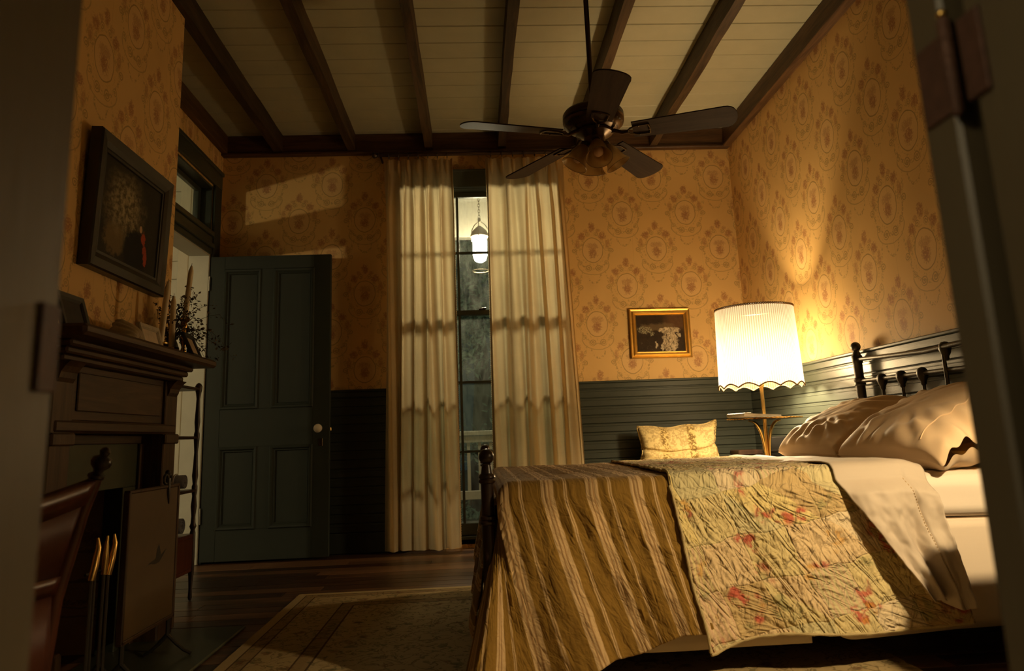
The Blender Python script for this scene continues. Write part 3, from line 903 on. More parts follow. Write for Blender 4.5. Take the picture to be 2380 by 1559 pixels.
# hall beyond the door ------------------------------------------------
m = MB().box(-5.4, XO - 0.001, -0.5, 6.2, -0.12, -0.004)
struct(m, 'floor_hall', 'wood_floor', 'hall floor beyond the open panelled door', 'floor')
hw = struct(MB().box(-5.4, XO + 0.02, 6.02, 6.12, -0.1, 3.2), 'wall_hall', 'plaster_white', 'pale boarded hall wall seen through the open doorway', 'wall')
z = 0.0
while z < 3.1:
    MB().box(-3.4, -2.415, 6.002, 6.02, z + 0.002, z + 0.148, 0.003).build('board', 'paint_white', hw); z += 0.15
MB().box(-2.415, -2.33, 5.985, 6.02, 0, 3.1, 0.004).build('corner_post', 'paint_white', hw)
MB().box(-2.33, XO + 0.02, 5.995, 6.02, 0, 3.1).build('plain_board', 'plaster_white', hw)
struct(MB().box(-5.5, -5.4, -0.5, 6.2, -0.1, 3.2), 'wall_hall_far', 'plaster_white', 'far pale wall of the hall', 'wall')
struct(MB().box(-5.5, XO, -0.6, 6.2, 3.15, 3.25), 'ceiling_hall', 'plaster_white', 'pale hall ceiling seen through the transom', 'ceiling')
struct(MB().box(-5.5, XO, -0.6, -0.5, -0.1, 3.2), 'wall_hall_near', 'plaster_white', 'near pale wall of the hall', 'wall')

# near wall with the doorway the camera looks through ------------------
JX0, JX1, JZ = -0.360, 0.430, 2.10
m = MB()
m.box(XL, JX0 - 0.11, YF - 0.10, YF, 0, ZC + 0.02); m.box(JX1 + 0.11, XR, YF - 0.10, YF, 0, ZC + 0.02); m.box(JX0 - 0.11, JX1 + 0.11, YF - 0.10, YF, JZ + 0.1, ZC + 0.02)
struct(m, 'wall_front', 'paint_jamb', 'near wall around the doorway in the foreground', 'wall')
jl = thing('trim_8', 'blurred grey green door jamb at the left edge of the view', 'trim', (JX0, YF, 0), None, 'structure')
P(MB().box(JX0 - 0.02, JX0, 0.36, YF - 0.002, 0, JZ, 0.003), 'jamb', 'paint_jamb', jl)
P(MB().box(JX0 - 0.12, JX0 - 0.012, YF - 0.002, YF + 0.006, 0, JZ + 0.1, 0.003), 'casing', 'paint_jamb', jl)
P(MB().box(JX0 - 0.14, JX0 - 0.02, 0.30, YF - 0.10, 0, JZ + 0.1, 0.003), 'wall_end', 'paint_jamb', jl)
P(MB().box(JX0 - 0.001, JX0 + 0.0035, 0.618, 0.646, 0.788, 0.862, 0.001), 'strike_plate', 'rust_iron', jl)
jr = thing('trim_9', 'grey green door jamb at the right edge carrying a rusty hinge', 'trim', (JX1, YF, 0), None, 'structure')
P(MB().box(JX1, JX1 + 0.12, 0.588, 0.636, 0, JZ, 0.004), 'jamb', 'paint_jamb', jr)
P(MB().box(JX0 - 0.12, JX1 + 0.12, 0.55, 0.645, JZ, JZ + 0.1, 0.004), 'head_jamb', 'paint_jamb', jr)
P(MB().box(JX1 + 0.018, JX1 + 0.12, 0.636, 0.660, 0, JZ, 0.004), 'casing', 'paint_jamb', jr)
d2 = thing('door_2', 'blurred dark green door open at the far right foreground', 'door', (JX1 + 0.004, 0.57, 0), None, 'structure')
P(MB().box(JX1 + 0.004, JX1 + 0.044, -0.28, 0.566, 0.012, 2.09, 0.003), 'slab', 'paint_jamb', d2)
hg = P(MB().box(JX1 - 0.003, JX1 + 0.001, 0.590, 0.628, 1.003, 1.079, 0.001), 'hinge_leaf', 'rust_iron', jr)
pn_ = MB().tube([(JX1 - 0.005, 0.5795, z) for z in (0.996, 1.0, 1.086, 1.090)], [0.003, 0.0058, 0.0058, 0.003], 12)
for z in (1.013, 1.031, 1.049, 1.067): pn_.torus((JX1 - 0.005, 0.5795, z), 0.0056, 0.0006, 12, 6)
P(pn_, 'hinge_pin', 'rust_iron', jr)
fn = MB(); fn.sphere((JX1 - 0.005, 0.5795, 1.093), 0.0046, 10, 8); P(fn, 'hinge_finial', 'brass', jr)
P(MB().box(JX1 + 0.000, JX1 + 0.005, 0.545, 0.572, 1.005, 1.081, 0.001), 'hinge_leaf', 'rust_iron', d2)

# passage behind the camera
struct(MB().box(-1.3, JX0 - 0.14, 0.30, YF - 0.10, 0, 2.9).box(JX1 + 0.12, 1.4, 0.30, YF - 0.10, 0, 2.9).box(JX0 - 0.14, JX1 + 0.12, 0.30, YF - 0.10, JZ + 0.1, 2.9), 'wall_passage_end', 'paint_jamb', 'passage side of the near wall', 'wall')
struct(MB().box(-1.4, -1.3, -2.4, YF - 0.1, 0, 2.9), 'wall_passage_left', 'plaster_white', 'left wall of the passage behind the camera', 'wall')
struct(MB().box(1.4, 1.5, -2.4, YF - 0.1, 0, 2.9), 'wall_passage_right', 'plaster_white', 'right wall of the passage behind the camera', 'wall')
struct(MB().box(-1.4, 1.5, -2.5, -2.4, 0, 2.9), 'wall_passage_back', 'plaster_white', 'end wall of the passage behind the camera', 'wall')
struct(MB().box(-1.4, 1.5, -2.5, YF - 0.1, 2.9, 3.0), 'ceiling_passage', 'plaster_white', 'ceiling of the passage behind the camera', 'ceiling')
struct(MB().box(-1.4, 1.5, -2.5, 0.45, -0.10, 0.0), 'floor_passage', 'wood_floor', 'floor of the passage behind the camera', 'floor')

# big window -----------------------------------------------------------
win = thing('window_1', 'tall sash window between the curtains looking onto the porch', 'window', (0.08, D, 0.05), None, 'structure')
def W(mb, name, mat='paint_window', t=None): return sub(mb, name, mat, t if t is not None else win)
W(MB().box(WX0 - 0.08, WX0 + 0.012, D - 0.024, D + 0.002, 0, 2.712, 0.004), 'casing')
W(MB().box(WX1 - 0.012, WX1 + 0.075, D - 0.024, D + 0.002, 0, 2.712, 0.004), 'casing')
hc = MB().box(WX0 + 0.012, WX1 - 0.012, D - 0.026, D + 0.002, WZ1 - 0.01, 2.712, 0.004); hc.box(WX0 + 0.012, WX1 - 0.012, D - 0.034, D - 0.026, 2.694, 2.712, 0.003)
W(hc, 'head_casing', 'paint_window')
W(MB().box(WX0, WX1, D, D + 0.15, 0.02, WZ0 + 0.02, 0.004), 'sill', 'paint_window')
W(MB().box(WX0, WX0 + 0.018, D + 0.002, D + 0.15, WZ0 + 0.02, WZ1, 0.003), 'side_jamb'); W(MB().box(WX1 - 0.018, WX1, D + 0.002, D + 0.15, WZ0 + 0.02, WZ1, 0.003), 'side_jamb')
W(MB().box(WX0 + 0.018, WX1 - 0.018, D + 0.002, D + 0.15, WZ1 - 0.014, WZ1, 0.003), 'head_jamb', 'paint_window')
sx0, sx1 = WX0 + 0.018, WX1 - 0.018
def sash(z0, z1, yy, rows, stile, rt, rbm, hz):
    W(MB().box(sx0, sx0 + stile, yy, yy + 0.035, z0, z1, 0.003), 'stile'); W(MB().box(sx1 - stile, sx1, yy, yy + 0.035, z0, z1, 0.003), 'stile')
    W(MB().box(sx0 + stile, sx1 - stile, yy, yy + 0.035, z1 - rt, z1, 0.003), 'rail', 'paint_window'); W(MB().box(sx0 + stile, sx1 - stile, yy, yy + 0.035, z0, z0 + rbm, 0.003), 'rail', 'paint_window')
    a, b = sx0 + stile, sx1 - stile
    xs = [a, -0.108, 0.234, b]
    zs = [z0 + rbm] + hz + [z1 - rt]
    for xx in xs[1:-1]: W(MB().box(xx - 0.009, xx + 0.009, yy + 0.004, yy + 0.031, zs[0], zs[-1], 0.004), 'muntin')
    for zz in hz:
        for i in range(3): W(MB().box(xs[i] + (0.009 if i else 0), xs[i+1] - (0.009 if i < 2 else 0), yy + 0.004, yy + 0.031, zz - 0.009, zz + 0.009, 0.004), 'muntin', 'paint_window')
    for i in range(3):
        for j in range(len(zs) - 1):
            W(MB().box(xs[i], xs[i+1], yy + 0.015, yy + 0.019, zs[j], zs[j+1]), 'pane', 'window_glass')
sash(1.622, 2.571, D + 0.085, 2, 0.030, 0.040, 0.034, [2.098])
sash(0.076, 1.654, D + 0.048, 3, 0.030, 0.034, 0.080, [1.130, 0.642])
lk = MB().box(0.035, 0.085, D + 0.040, D + 0.075, 1.654, 1.662, 0.002); lk.tube([(0.048, D + 0.05, 1.664), (0.09, D + 0.045, 1.668)], 0.004, 8)
W(lk, 'sash_lock', 'bronze')

# porch outside -----------------------------------------------------------
PY = 7.20
pf = struct(MB().box(-3.2, 3.4, D + 0.15, PY + 0.25, -0.16, -0.055), 'floor_porch', 'porch_floor', 'grey porch floor outside the window', 'floor')
pc = struct(MB().box(-3.2, 3.4, D + 0.15, PY + 0.6, 3.10, 3.2), 'ceiling_porch', 'paint_porch', 'cream porch ceiling outside the window', 'ceiling')
for k in range(17):
    yy = D + 0.16 + k*0.14
    MB().box(-1.6, 1.8, yy + 0.002, yy + 0.138, 3.085, 3.10, 0.004).build('plank', 'paint_porch', pc)
ph = struct(MB().box(-3.2, 3.4, PY - 0.03, PY + 0.10, 2.72, 3.10, 0.01), 'trim_10', 'paint_porch', 'cream porch beam above the railing outside', 'trim')
struct(MB().box(-14, 14, PY + 0.25, 26, -0.6, -0.35), 'ground', 'lawn', 'dark lawn beyond the porch', 'ground')
rl = thing('porch_railing', 'white painted porch railing with square balusters outside the window', 'railing', (0, PY, -0.055))
sub(MB().box(-2.6, 2.8, PY - 0.045, PY + 0.045, 0.755, 0.800, 0.006), 'top_rail', 'paint_white', rl)
sub(MB().box(-2.6, 2.8, PY - 0.028, PY + 0.028, 0.690, 0.755, 0.004), 'under_rail', 'paint_white', rl)
sub(MB().box(-2.6, 2.8, PY - 0.028, PY + 0.028, 0.165, 0.245, 0.004), 'bottom_rail', 'paint_white', rl)
bx = -1.575
while bx < 1.8:
    sub(MB().box(bx - 0.0155, bx + 0.0155, PY - 0.0155, PY + 0.0155, 0.245, 0.690, 0.002), 'baluster', 'paint_white', rl); bx += 0.106
for xx in (-2.55, 2.75): sub(MB().box(xx - 0.06, xx + 0.06, PY - 0.06, PY + 0.06, -0.055, 2.72, 0.006), 'post', 'paint_white', rl)
for xx in (-1.2, 0.09, 1.3): sub(MB().box(xx - 0.02, xx + 0.02, PY - 0.02, PY + 0.02, -0.055, 0.165), 'foot', 'paint_white', rl)
# porch lantern
LX, LY = 0.070, 6.60
ln = thing('porch_lantern', 'lit hanging porch lantern on a chain outside the window', 'lantern', (LX, LY, 2.2))
def Ls(mb, name, mat): return sub(mb, name, mat, ln)
Ls(MB().lathe([(0.045, 3.082), (0.045, 3.07), (0.012, 3.05)], (LX, LY, 0), 14), 'ceiling_cup', 'lantern_metal')
z = 3.05; k = 0
while z > 2.735:
    M = Matrix.Rotation(PI/2, 3, 'X') if k % 2 == 0 else Matrix.Rotation(PI/2, 3, 'X') @ Matrix.Rotation(PI/2, 3, 'Y')
    M2 = Matrix.Rotation((k % 2)*PI/2, 3, 'Z') @ Matrix.Rotation(PI/2, 3, 'X') @ Matrix.Diagonal((0.62, 1.15, 1))
    Ls(MB().torus((LX, LY, z - 0.018), 0.016, 0.0032, 14, 6, M2), 'chain_link', 'lantern_metal'); z -= 0.028; k += 1
Ls(MB().lathe([(0.006, 2.745), (0.014, 2.735), (0.014, 2.715), (0.006, 2.70)], (LX, LY, 0), 12), 'finial', 'lantern_metal')
for a in range(3):
    w = a*2*PI/3 + 0.4
    pts = [(LX + r*math.cos(w), LY + r*math.sin(w), zz) for r, zz in ((0.008, 2.71), (0.055, 2.685), (0.088, 2.64), (0.098, 2.58), (0.092, 2.53))]
    Ls(MB().tube(pts, 0.004, 6), 'strap', 'lantern_metal')
Ls(MB().lathe([(0.010, 2.665), (0.030, 2.650), (0.066, 2.615), (0.085, 2.575), (0.086, 2.560), (0.080, 2.556)], (LX, LY, 0), 22, cap=False), 'hood', 'lantern_metal')
Ls(MB().lathe([(0.058, 2.555), (0.064, 2.52), (0.064, 2.38), (0.050, 2.335), (0.022, 2.318), (0.0, 2.316)], (LX, LY, 0), 24), 'glass_globe', 'lantern_glow')
Ls(MB().torus((LX, LY, 2.235), 0.075, 0.004, 20, 6), 'bottom_ring', 'lantern_metal')
# trees beyond the porch
def tree(x, y, h, sp, seed, label):
    rs = np.random.RandomState(seed)
    t = thing('tree', label, 'tree', (x, y, -0.36), 'trees beyond the porch')
    tk = MB().tube([(x, y, -0.36), (x + 0.1, y, h*0.3), (x - 0.05, y + 0.1, h*0.7)], [0.16, 0.12, 0.05], 8)
    sub(tk, 'trunk', 'bark', t)
    n = 9000; P_ = np.zeros((n, 3))
    cl = rs.randn(26, 3)*np.array([sp*0.45, sp*0.4, h*0.22]) + np.array([x, y, h*0.46])
    which = rs.randint(0, 26, n)
    ctr = cl[which] + rs.randn(n, 3)*np.array([0.26, 0.26, 0.20])*sp*0.55
    ctr[:, 2] = np.clip(ctr[:, 2], -0.3, None)
    m = MB(); vs_ = []; fs_ = []
    for i in range(n):
        a = rs.randn(3); a /= np.linalg.norm(a); b = np.cross(a, rs.randn(3)); b /= np.linalg.norm(b)
        s = rs.uniform(0.018, 0.042); l = s*1.8
        c = ctr[i]
        vs_ += [c - a*l, c - b*s*0.5, c + a*l, c + b*s*0.5]; fs_.append((4*i, 4*i+1, 4*i+2, 4*i+3))
    m._add(vs_, fs_)
    f = sub(m, 'foliage', 'leaf', t)
tree(0.0, 10.9, 5.4, 1.3, 3, 'tall dim leafy tree standing straight beyond the porch railing')
tree(-3.6, 11.4, 5.2, 1.1, 1, 'dark leafy tree beyond the porch, behind the left curtain')
tree(3.6, 11.2, 4.8, 1.1, 2, 'dark leafy tree beyond the porch, behind the right curtain')
# ================================================================== BED
POSTN = (0.025, 2.380); POSTF = (0.035, 3.750)
HBX = 1.930; HBF = 3.640; HBN = 2.470
bed = thing('bed', 'dark metal bed frame with ball topped posts and spindled headboard', 'bed', (1.0, 3.07, 0))
def B_(mb, name, mat='iron'): return sub(mb, name, mat, bed)
for (px_, py_) in (POSTN, POSTF):
    pr = [(0.020, 0.0), (0.020, 0.470), (0.0255, 0.474), (0.0265, 0.480), (0.0225, 0.4845), (0.0265, 0.489), (0.0255, 0.496), (0.020, 0.500),
          (0.020, 0.594), (0.0262, 0.598), (0.0272, 0.604), (0.023, 0.609), (0.0272, 0.614), (0.0255, 0.621), (0.019, 0.626), (0.016, 0.645), (0.0145, 0.652), (0.017, 0.656)]
    B_(MB().lathe(pr, (px_, py_, 0), 20), 'foot_post', 'wood_post')
    f = MB(); f.sphere((px_, py_, 0.677), 0.0245, 20, 14); B_(f, 'ball_finial', 'wood_post')
B_(MB().tube([(POSTN[0], POSTN[1], 0.45), (POSTF[0], POSTF[1], 0.45)], 0.013, 10), 'foot_rail')
B_(MB().tube([(POSTN[0], POSTN[1], 0.22), (POSTF[0], POSTF[1], 0.22)], 0.013, 10), 'foot_rail')
for py_ in (HBF, HBN):
    pr = [(0.023, 0), (0.023, 0.920), (0.0275, 0.924), (0.0275, 0.934), (0.0245, 0.938), (0.0275, 0.944), (0.0275, 0.956), (0.022, 0.960), (0.022, 1.030), (0.026, 1.036), (0.026, 1.068), (0.021, 1.074), (0.015, 1.092), (0.014, 1.098)]
    B_(MB().lathe(pr, (HBX, py_, 0), 18), 'head_post')
    f = MB(); f.sphere((HBX, py_, 1.116), 0.0245, 18, 12); B_(f, 'ball_finial')
B_(MB().tube([(HBX, HBF, 1.052), (HBX - 0.01, 3.40, 1.040), (HBX - 0.012, 3.05, 1.026), (HBX - 0.01, 2.75, 1.034), (HBX, HBN, 1.048)], 0.0105, 12), 'top_rail')
B_(MB().tube([(HBX, HBF, 0.942), (HBX, HBN, 0.930)], 0.0105, 12), 'lower_rail')
def knuckle(yy, zz):
    k = MB().lathe([(0.008, -0.052), (0.012, -0.046), (0.012, -0.036), (0.019, -0.024), (0.024, -0.006), (0.022, 0.012), (0.013, 0.023), (0.0, 0.026)], (HBX, yy, zz), 14)
    k.torus((HBX, yy, zz), 0.0165, 0.006, 14, 6, Matrix.Rotation(PI/2, 3, 'X'))
    return k
for yy in (3.434, 3.270, 3.110, 2.760, 2.600):
    s = B_(MB().tube([(HBX, yy, 0.42), (HBX, yy, 0.90)], 0.0072, 8), 'spindle')
    sub(knuckle(yy, 0.938), 'knuckle', 'iron', s)
s = B_(MB().tube([(HBX - 0.010, 2.932, 0.42), (HBX - 0.010, 2.932, 1.0)], 0.0078, 8), 'spindle')
sub(knuckle(2.932, 1.027), 'knuckle', 'iron', s)
B_(MB().tube([(HBX, HBF, 0.40), (HBX, HBN, 0.40)], 0.010, 8), 'bottom_rail')
for yy in (2.52, 3.60):
    B_(MB().box(0.045, 1.905, yy - 0.012, yy + 0.012, 0.150, 0.215), 'side_rail', 'iron')
for xx in (0.3, 0.75, 1.2, 1.65): B_(MB().box(xx - 0.03, xx + 0.03, 2.50, 3.62, 0.215, 0.235), 'slat', 'wood_dark')

# box spring with skirt
bs = thing('box_spring', 'cream skirted box spring under the mattress', 'box spring', (1.0, 3.07, 0.235))
sub(MB().box(0.075, 1.895, 2.395, 3.765, 0.236, 0.425, 0.02), 'base', 'bed_skirt', bs)
def skirt(x0, x1, zb, seed):
    nu, nv = 60, 14
    u = np.linspace(0, 1, nu)[:, None]*np.ones((1, nv)); t = np.ones((nu, 1))*np.linspace(0, 1, nv)[None, :]
    X = x0 + (x1 - x0)*u
    Y = 2.388 - 0.006*t + 0.012*t*vnoise(X*6, t*0 + seed) 
    Z = 0.418 + (zb(X) + 0.01*vnoise(X*5, X*0 + seed + 3) - 0.418)*t
    m = MB(); m.grid(np.stack([X, Y, Z], -1))
    return solid(sub(m, 'skirt_panel', 'bed_skirt', bs), 0.003)
skirt(0.10, 1.010, lambda X: 0.075 + 0*X, 4)
skirt(1.045, 1.90, lambda X: 0.080 + 0.03*np.clip((X - 1.1)/0.8, 0, 1) + 0.03*np.exp(-((X - 1.06)/0.04)**2), 9)
nu, nv = 50, 12
u = np.linspace(0, 1, nu)[:, None]*np.ones((1, nv)); t = np.ones((nu, 1))*np.linspace(0, 1, nv)[None, :]
m = MB(); m.grid(np.stack([0.072 + 0*u, 2.40 + 1.36*u, 0.418 + (0.1 - 0.418)*t], -1)); solid(sub(m, 'skirt_panel', 'bed_skirt', bs), 0.003)

# mattress: rounded slab with a stitched fitted sheet and soft folds
def rounded_slab(x0, x1, y0, y1, z0, z1, r, nx=60, ny=44, nz=12, wob=0.0, seed=0):
    def face(fu, fv): pass
    m = MB()
    cx, cy, cz = (x0+x1)/2, (y0+y1)/2, (z0+z1)/2
    hx, hy, hz = (x1-x0)/2, (y1-y0)/2, (z1-z0)/2
    def emit(A):
        inner = np.stack([np.clip(A[..., 0], -hx+r, hx-r), np.clip(A[..., 1], -hy+r, hy-r), np.clip(A[..., 2], -hz+r, hz-r)], -1)
        d = A - inner; L = np.linalg.norm(d, axis=-1, keepdims=True); L[L < 1e-9] = 1
        Pt = inner + d/L*np.minimum(L, 1e9)*0 + d/L*r
        w = 0
        if wob:
            w = wob*(fbm(Pt[..., 0]*5 + Pt[..., 2]*3, Pt[..., 1]*5, seed) + 0.9*np.sin(Pt[..., 2]*52 + 3*vnoise(Pt[..., 0]*3, Pt[..., 1]*3, seed))*0.35*(np.abs(Pt[..., 2]) < hz-r*0.8))
            Pt = Pt + d/L*np.asarray(w)[..., None]
        m.grid(Pt + np.array([cx, cy, cz]))
    def lin(h, n): return np.linspace(-h, h, n)
    for s in (-1, 1):
        X, Y = np.meshgrid(lin(hx, nx), lin(hy, ny), indexing='ij'); emit(np.stack([X, Y, 0*X + s*hz], -1))
        X, Z = np.meshgrid(lin(hx, nx), lin(hz, nz), indexing='ij'); emit(np.stack([X, 0*X + s*hy, Z], -1))
        Y, Z = np.meshgrid(lin(hy, ny), lin(hz, nz), indexing='ij'); emit(np.stack([0*Y + s*hx, Y, Z], -1))
    return m
mt = rounded_slab(0.07, 1.900, 2.372, 3.775, 0.428, 0.572, 0.045, 90, 60, 16, 0.006, 3).build('mattress', 'fitted_sheet')
tag(mt, 'mattress in a cream fitted sheet, bare beside the pillows', 'mattress')

# striped spread -------------------------------------------------------
ZB = 0.596; NY = 2.335; FY = 3.815; EX = 0.055
def crinkle(u, v, s, a):
    r1 = 1 - np.abs(2*fbm(u*9 + v*3, v*9 - u*2, s)); r2 = 1 - np.abs(2*fbm(u*22, v*22, s + 5, 2))
    return a*(0.65*r1 + 0.35*r2 - 0.6)
sp = MB()
du = 0.0085
# top
us = np.arange(0.0, 1.20, du); vs2 = np.linspace(0, FY - NY, 150)
U, V = np.meshgrid(us, vs2, indexing='ij')
rr = 0.045
def edge_round(dist):                       # 0 at the edge
    q = np.clip(dist/rr, 0, 1); return rr*(1 - np.sqrt(np.clip(1 - (1 - q)**2, 0, 1)))
X = EX + U; Y = NY + V
Z = ZB - edge_round(U) - edge_round(V) - edge_round((FY - NY) - V) + crinkle(U, V, 2, 0.007)*sst(0, 0.06, U)*sst(0, 0.05, V) - 0.012*V/1.48
sp.grid(np.stack([X, Y, Z], -1), np.stack([U, V], -1))
# near side: fans out towards the foot corner
s_ = np.concatenate([np.arange(-0.30, -0.001, du), us]); t_ = np.linspace(0, 1, 96)
Sg, Tg = np.meshgrid(s_, t_, indexing='ij')
zb = 0.142 - 0.060*sst(0.46, 0.22, Sg) - 0.070*sst(0.22, -0.02, Sg)
L = ZB - rr - zb
Xt = EX + np.clip(Sg, 0.0, None)*1.0 + np.clip(-Sg, 0, None)*0.02
Xb = np.interp(Sg, [-0.30, -0.22, -0.12, 0.0, 0.12, 0.30, 0.50, 0.65, 1.25], [-0.075, -0.035, 0.045, 0.165, 0.315, 0.490, 0.650, 0.785, 1.37])
X = Xt + (Xb - Xt)*Tg**1.1
def near_off(x_, T):                        # shared hang of the bed clothes on the near side
    return 0.024*T + 0.020*T*np.sin(x_*15 + 0.6) + 0.016*T*vnoise(x_*7, T*1.2, 6)
cone = 0.115*np.exp(-((Sg + 0.19)/0.085)**2) - 0.030*np.exp(-((Sg - 0.015)/0.055)**2) + 0.020*np.exp(-((Sg - 0.14)/0.05)**2)
off = near_off(Sg, Tg) + cone*Tg**1.15 + 0.02*sst(0.1, -0.3, Sg)*Tg
back = 0.085*sst(0.03, -0.30, Sg)*(1 - Tg)**1.1        # the corner cloth turns back round the post at the top
Y = NY - off + back
Z = (ZB - rr) - edge_round(np.clip(Sg, 0, None))*(1 - Tg) - L*Tg
cr = crinkle(Sg*1.6, Tg*0.28, 8, 0.013)
Y = Y - cr*sst(0, 0.12, Tg)
sp.grid(np.stack([X, Y, Z], -1), np.stack([Sg, -Tg*L], -1))
# foot end
v_ = np.linspace(0.045, FY - NY, 110); t_ = np.linspace(0, 1, 60)
Vg, Tg = np.meshgrid(v_, t_, indexing='ij')
X = EX - 0.004 - (0.075 + 0.02*np.sin(Vg*9))*Tg**0.8 + crinkle(Vg, Tg*0.5, 12, 0.006)
Y = NY + Vg + 0.02*Tg*np.sin(Vg*11)
Z = (ZB - rr) - (0.415 - 0.02*np.sin(Vg*5))*Tg
sp.grid(np.stack([X, Y, Z], -1), np.stack([-Tg*0.42, Vg], -1))
# far side
s_ = np.arange(0.0, 1.2, 0.03); t_ = np.linspace(0, 1, 20)
Sg, Tg = np.meshgrid(s_, t_, indexing='ij')
sp.grid(np.stack([EX + Sg, FY + 0.006 + 0.02*Tg, (ZB - rr) - 0.42*Tg], -1), np.stack([Sg, 1.48 + Tg*0.42], -1))
spo = sp.build('bedspread', 'striped_spread', weld=0.0008); solid(spo, 0.006, 0)
tag(spo, 'gold striped bedspread hanging over the foot of the bed', 'bedspread')

# patchwork quilt ------------------------------------------------------
qm = MB()
q0, q1 = 0.535, 1.315
us = np.arange(q0, q1, 0.0075); vs2 = np.linspace(0, FY - NY, 190)
U, V = np.meshgrid(us, vs2, indexing='ij')
lean = 0.055*V
X = EX + U + lean*(1 - (U - q0)/(q1 - q0)); Y = NY + V
hem = 0.006*np.exp(-((U - q0)/0.012)**2)
Z = ZB + 0.010 - edge_round(V) - edge_round((FY - NY) - V) + crinkle(U*1.1, V*1.1, 21, 0.009)*sst(0, 0.05, V) + hem - 0.016*V/1.48
qm.grid(np.stack([X, Y, Z], -1), np.stack([U, V], -1))
t_ = np.linspace(0, 1, 100)
Sg, Tg = np.meshgrid(us, t_, indexing='ij')
k = (Sg - q0)/(q1 - q0)
zb = 0.112 + 0.026*k + 0.010*np.sin(Sg*9 + 1) - 0.018*np.exp(-((Sg - q0)/0.07)**2)
L = ZB + 0.010 - rr - zb
X = EX + Sg + Tg*(0.070 + 0.030*k) + 0.006*np.sin(Tg*9)*Tg
fold = near_off(Sg, Tg) + 0.006*np.exp(-((Sg - q0)/0.02)**2)*Tg
Y = NY - 0.013*sst(0, 0.06, Tg) - fold - np.maximum(crinkle(Sg*1.15, Tg*0.55, 25, 0.015), -0.004)*sst(0, 0.1, Tg)
hem0 = 0.006*np.exp(-((Sg - q0)/0.012)**2)
Z = (ZB + 0.010 - rr) + hem0*(1 - Tg) - L*Tg
qm.grid(np.stack([X, Y, Z], -1), np.stack([Sg, -Tg*L], -1))
near_edge = np.stack([X[:, -1], Y[:, -1], Z[:, -1]], -1); left_edge = np.stack([X[0], Y[0], Z[0]], -1)
s_ = np.arange(q0, q1, 0.05); t2_ = np.linspace(0, 1, 12)
Sg, Tg = np.meshgrid(s_, t2_, indexing='ij')
qm.grid(np.stack([EX + Sg + 0.05, FY + 0.014 + 0.02*Tg, (ZB + 0.010 - rr) - 0.42*Tg], -1), np.stack([Sg, 1.48 + Tg*0.42], -1))
quilt = thing('patchwork_quilt', 'pale yellow patchwork quilt with red flowers across the bed', 'quilt', (1.0, 3.07, 0.6))
qo = sub(qm, 'quilt_top', 'patchwork', quilt, 0.0008); solid(qo, 0.007, 0)
def ribbon(edge, w, depth, name):
    e = edge[::2]; n = len(e)
    m = MB(); m.tube([tuple(p) for p in e], [0.0052 + 0.0010*math.sin(i*1.7) for i in range(n)], 8)
    return sub(m, name, 'quilt_binding', quilt)
ribbon(near_edge, 0, 0, 'binding'); ribbon(left_edge, 0, 0, 'binding')

# turned down top sheet ------------------------------------------------
sm = MB()
nA, nB = 60, 150
a = np.linspace(0, 1, nA); vs2 = np.linspace(0, FY - NY, nB)
A, V = np.meshgrid(a, vs2, indexing='ij')
x0 = 1.112 + 0.095*V/1.48; x1 = 1.405 + 0.05*V/1.48 + 0.012*np.sin(V*6)
X = x0 + (x1 - x0)*A; Y = NY - 0.012 + V*(FY - NY + 0.02)/(FY - NY)
rip = 0.005*np.sin(A*11 + 2.2*np.sin(V*3.1) + V*4)*sst(0, 0.12, V) + 0.008*fbm(X*7, Y*3, 41)*sst(0, 0.08, V)
lift = 0.012*np.sin(PI*np.clip(A, 0, 1))**0.5
Z = ZB + 0.016 + 0.4*lift - edge_round(V) - edge_round((FY - NY) - V) + rip - 0.012*sst(0.80, 1.0, A) - 0.024*V/1.48
top_P = np.stack([X, Y, Z], -1)
t_ = np.linspace(0, 1, 90)
A, Tg = np.meshgrid(a, t_, indexing='ij')
zb = 0.212 - 0.030*np.sin(PI*A)*0 - 0.022*A + 0.035*(A > 0.80)*0
L = ZB + 0.018 - rr - zb
xl = 1.112 + 0.215*Tg**1.1; xr = 1.405 + 0.040*Tg**1.2
X = xl + (xr - xl)*A
fold = Tg**0.8*(0.026*np.sin(A*8.5 - 1.2 + 2.2*Tg) + 0.016*np.sin(A*17 + 3.5*Tg)) + 0.010*vnoise(A*6, Tg*3, 44)
seamx = np.exp(-((A - 0.74)/0.018)**2)
Y = NY - 0.012 - 0.038*sst(0, 0.14, Tg) - 0.040*Tg - fold*sst(0, 0.15, Tg) + 0.005*seamx - 0.020*fbm(A*5 + Tg*2, Tg*5, 47)*sst(0, 0.2, Tg)
Z = top_P[:, :1, 2] + (zb - top_P[:, :1, 2])*Tg + 0.010*np.sin(A*7)*Tg
sm.grid(np.concatenate([top_P[:, :0:-1], np.stack([X, Y, Z], -1)], 1))
sheet = thing('top_sheet', 'cream top sheet folded down over the quilt with hanging corner', 'sheet', (1.25, 3.07, 0.62))
so = sub(sm, 'sheet_cloth', 'sheet', sheet); solid(so, 0.0035, 0)
k = int(0.74*(nA-1))
st_ = MB()
for j in range(2, 88, 2):
    st_.tube([(X[k, j], Y[k, j] - 0.004, Z[k, j]), (X[k, j+1], Y[k, j+1] - 0.004, Z[k, j+1])], 0.0011, 5)
so2 = sub(st_, 'hem_stitching', 'fringe', sheet)

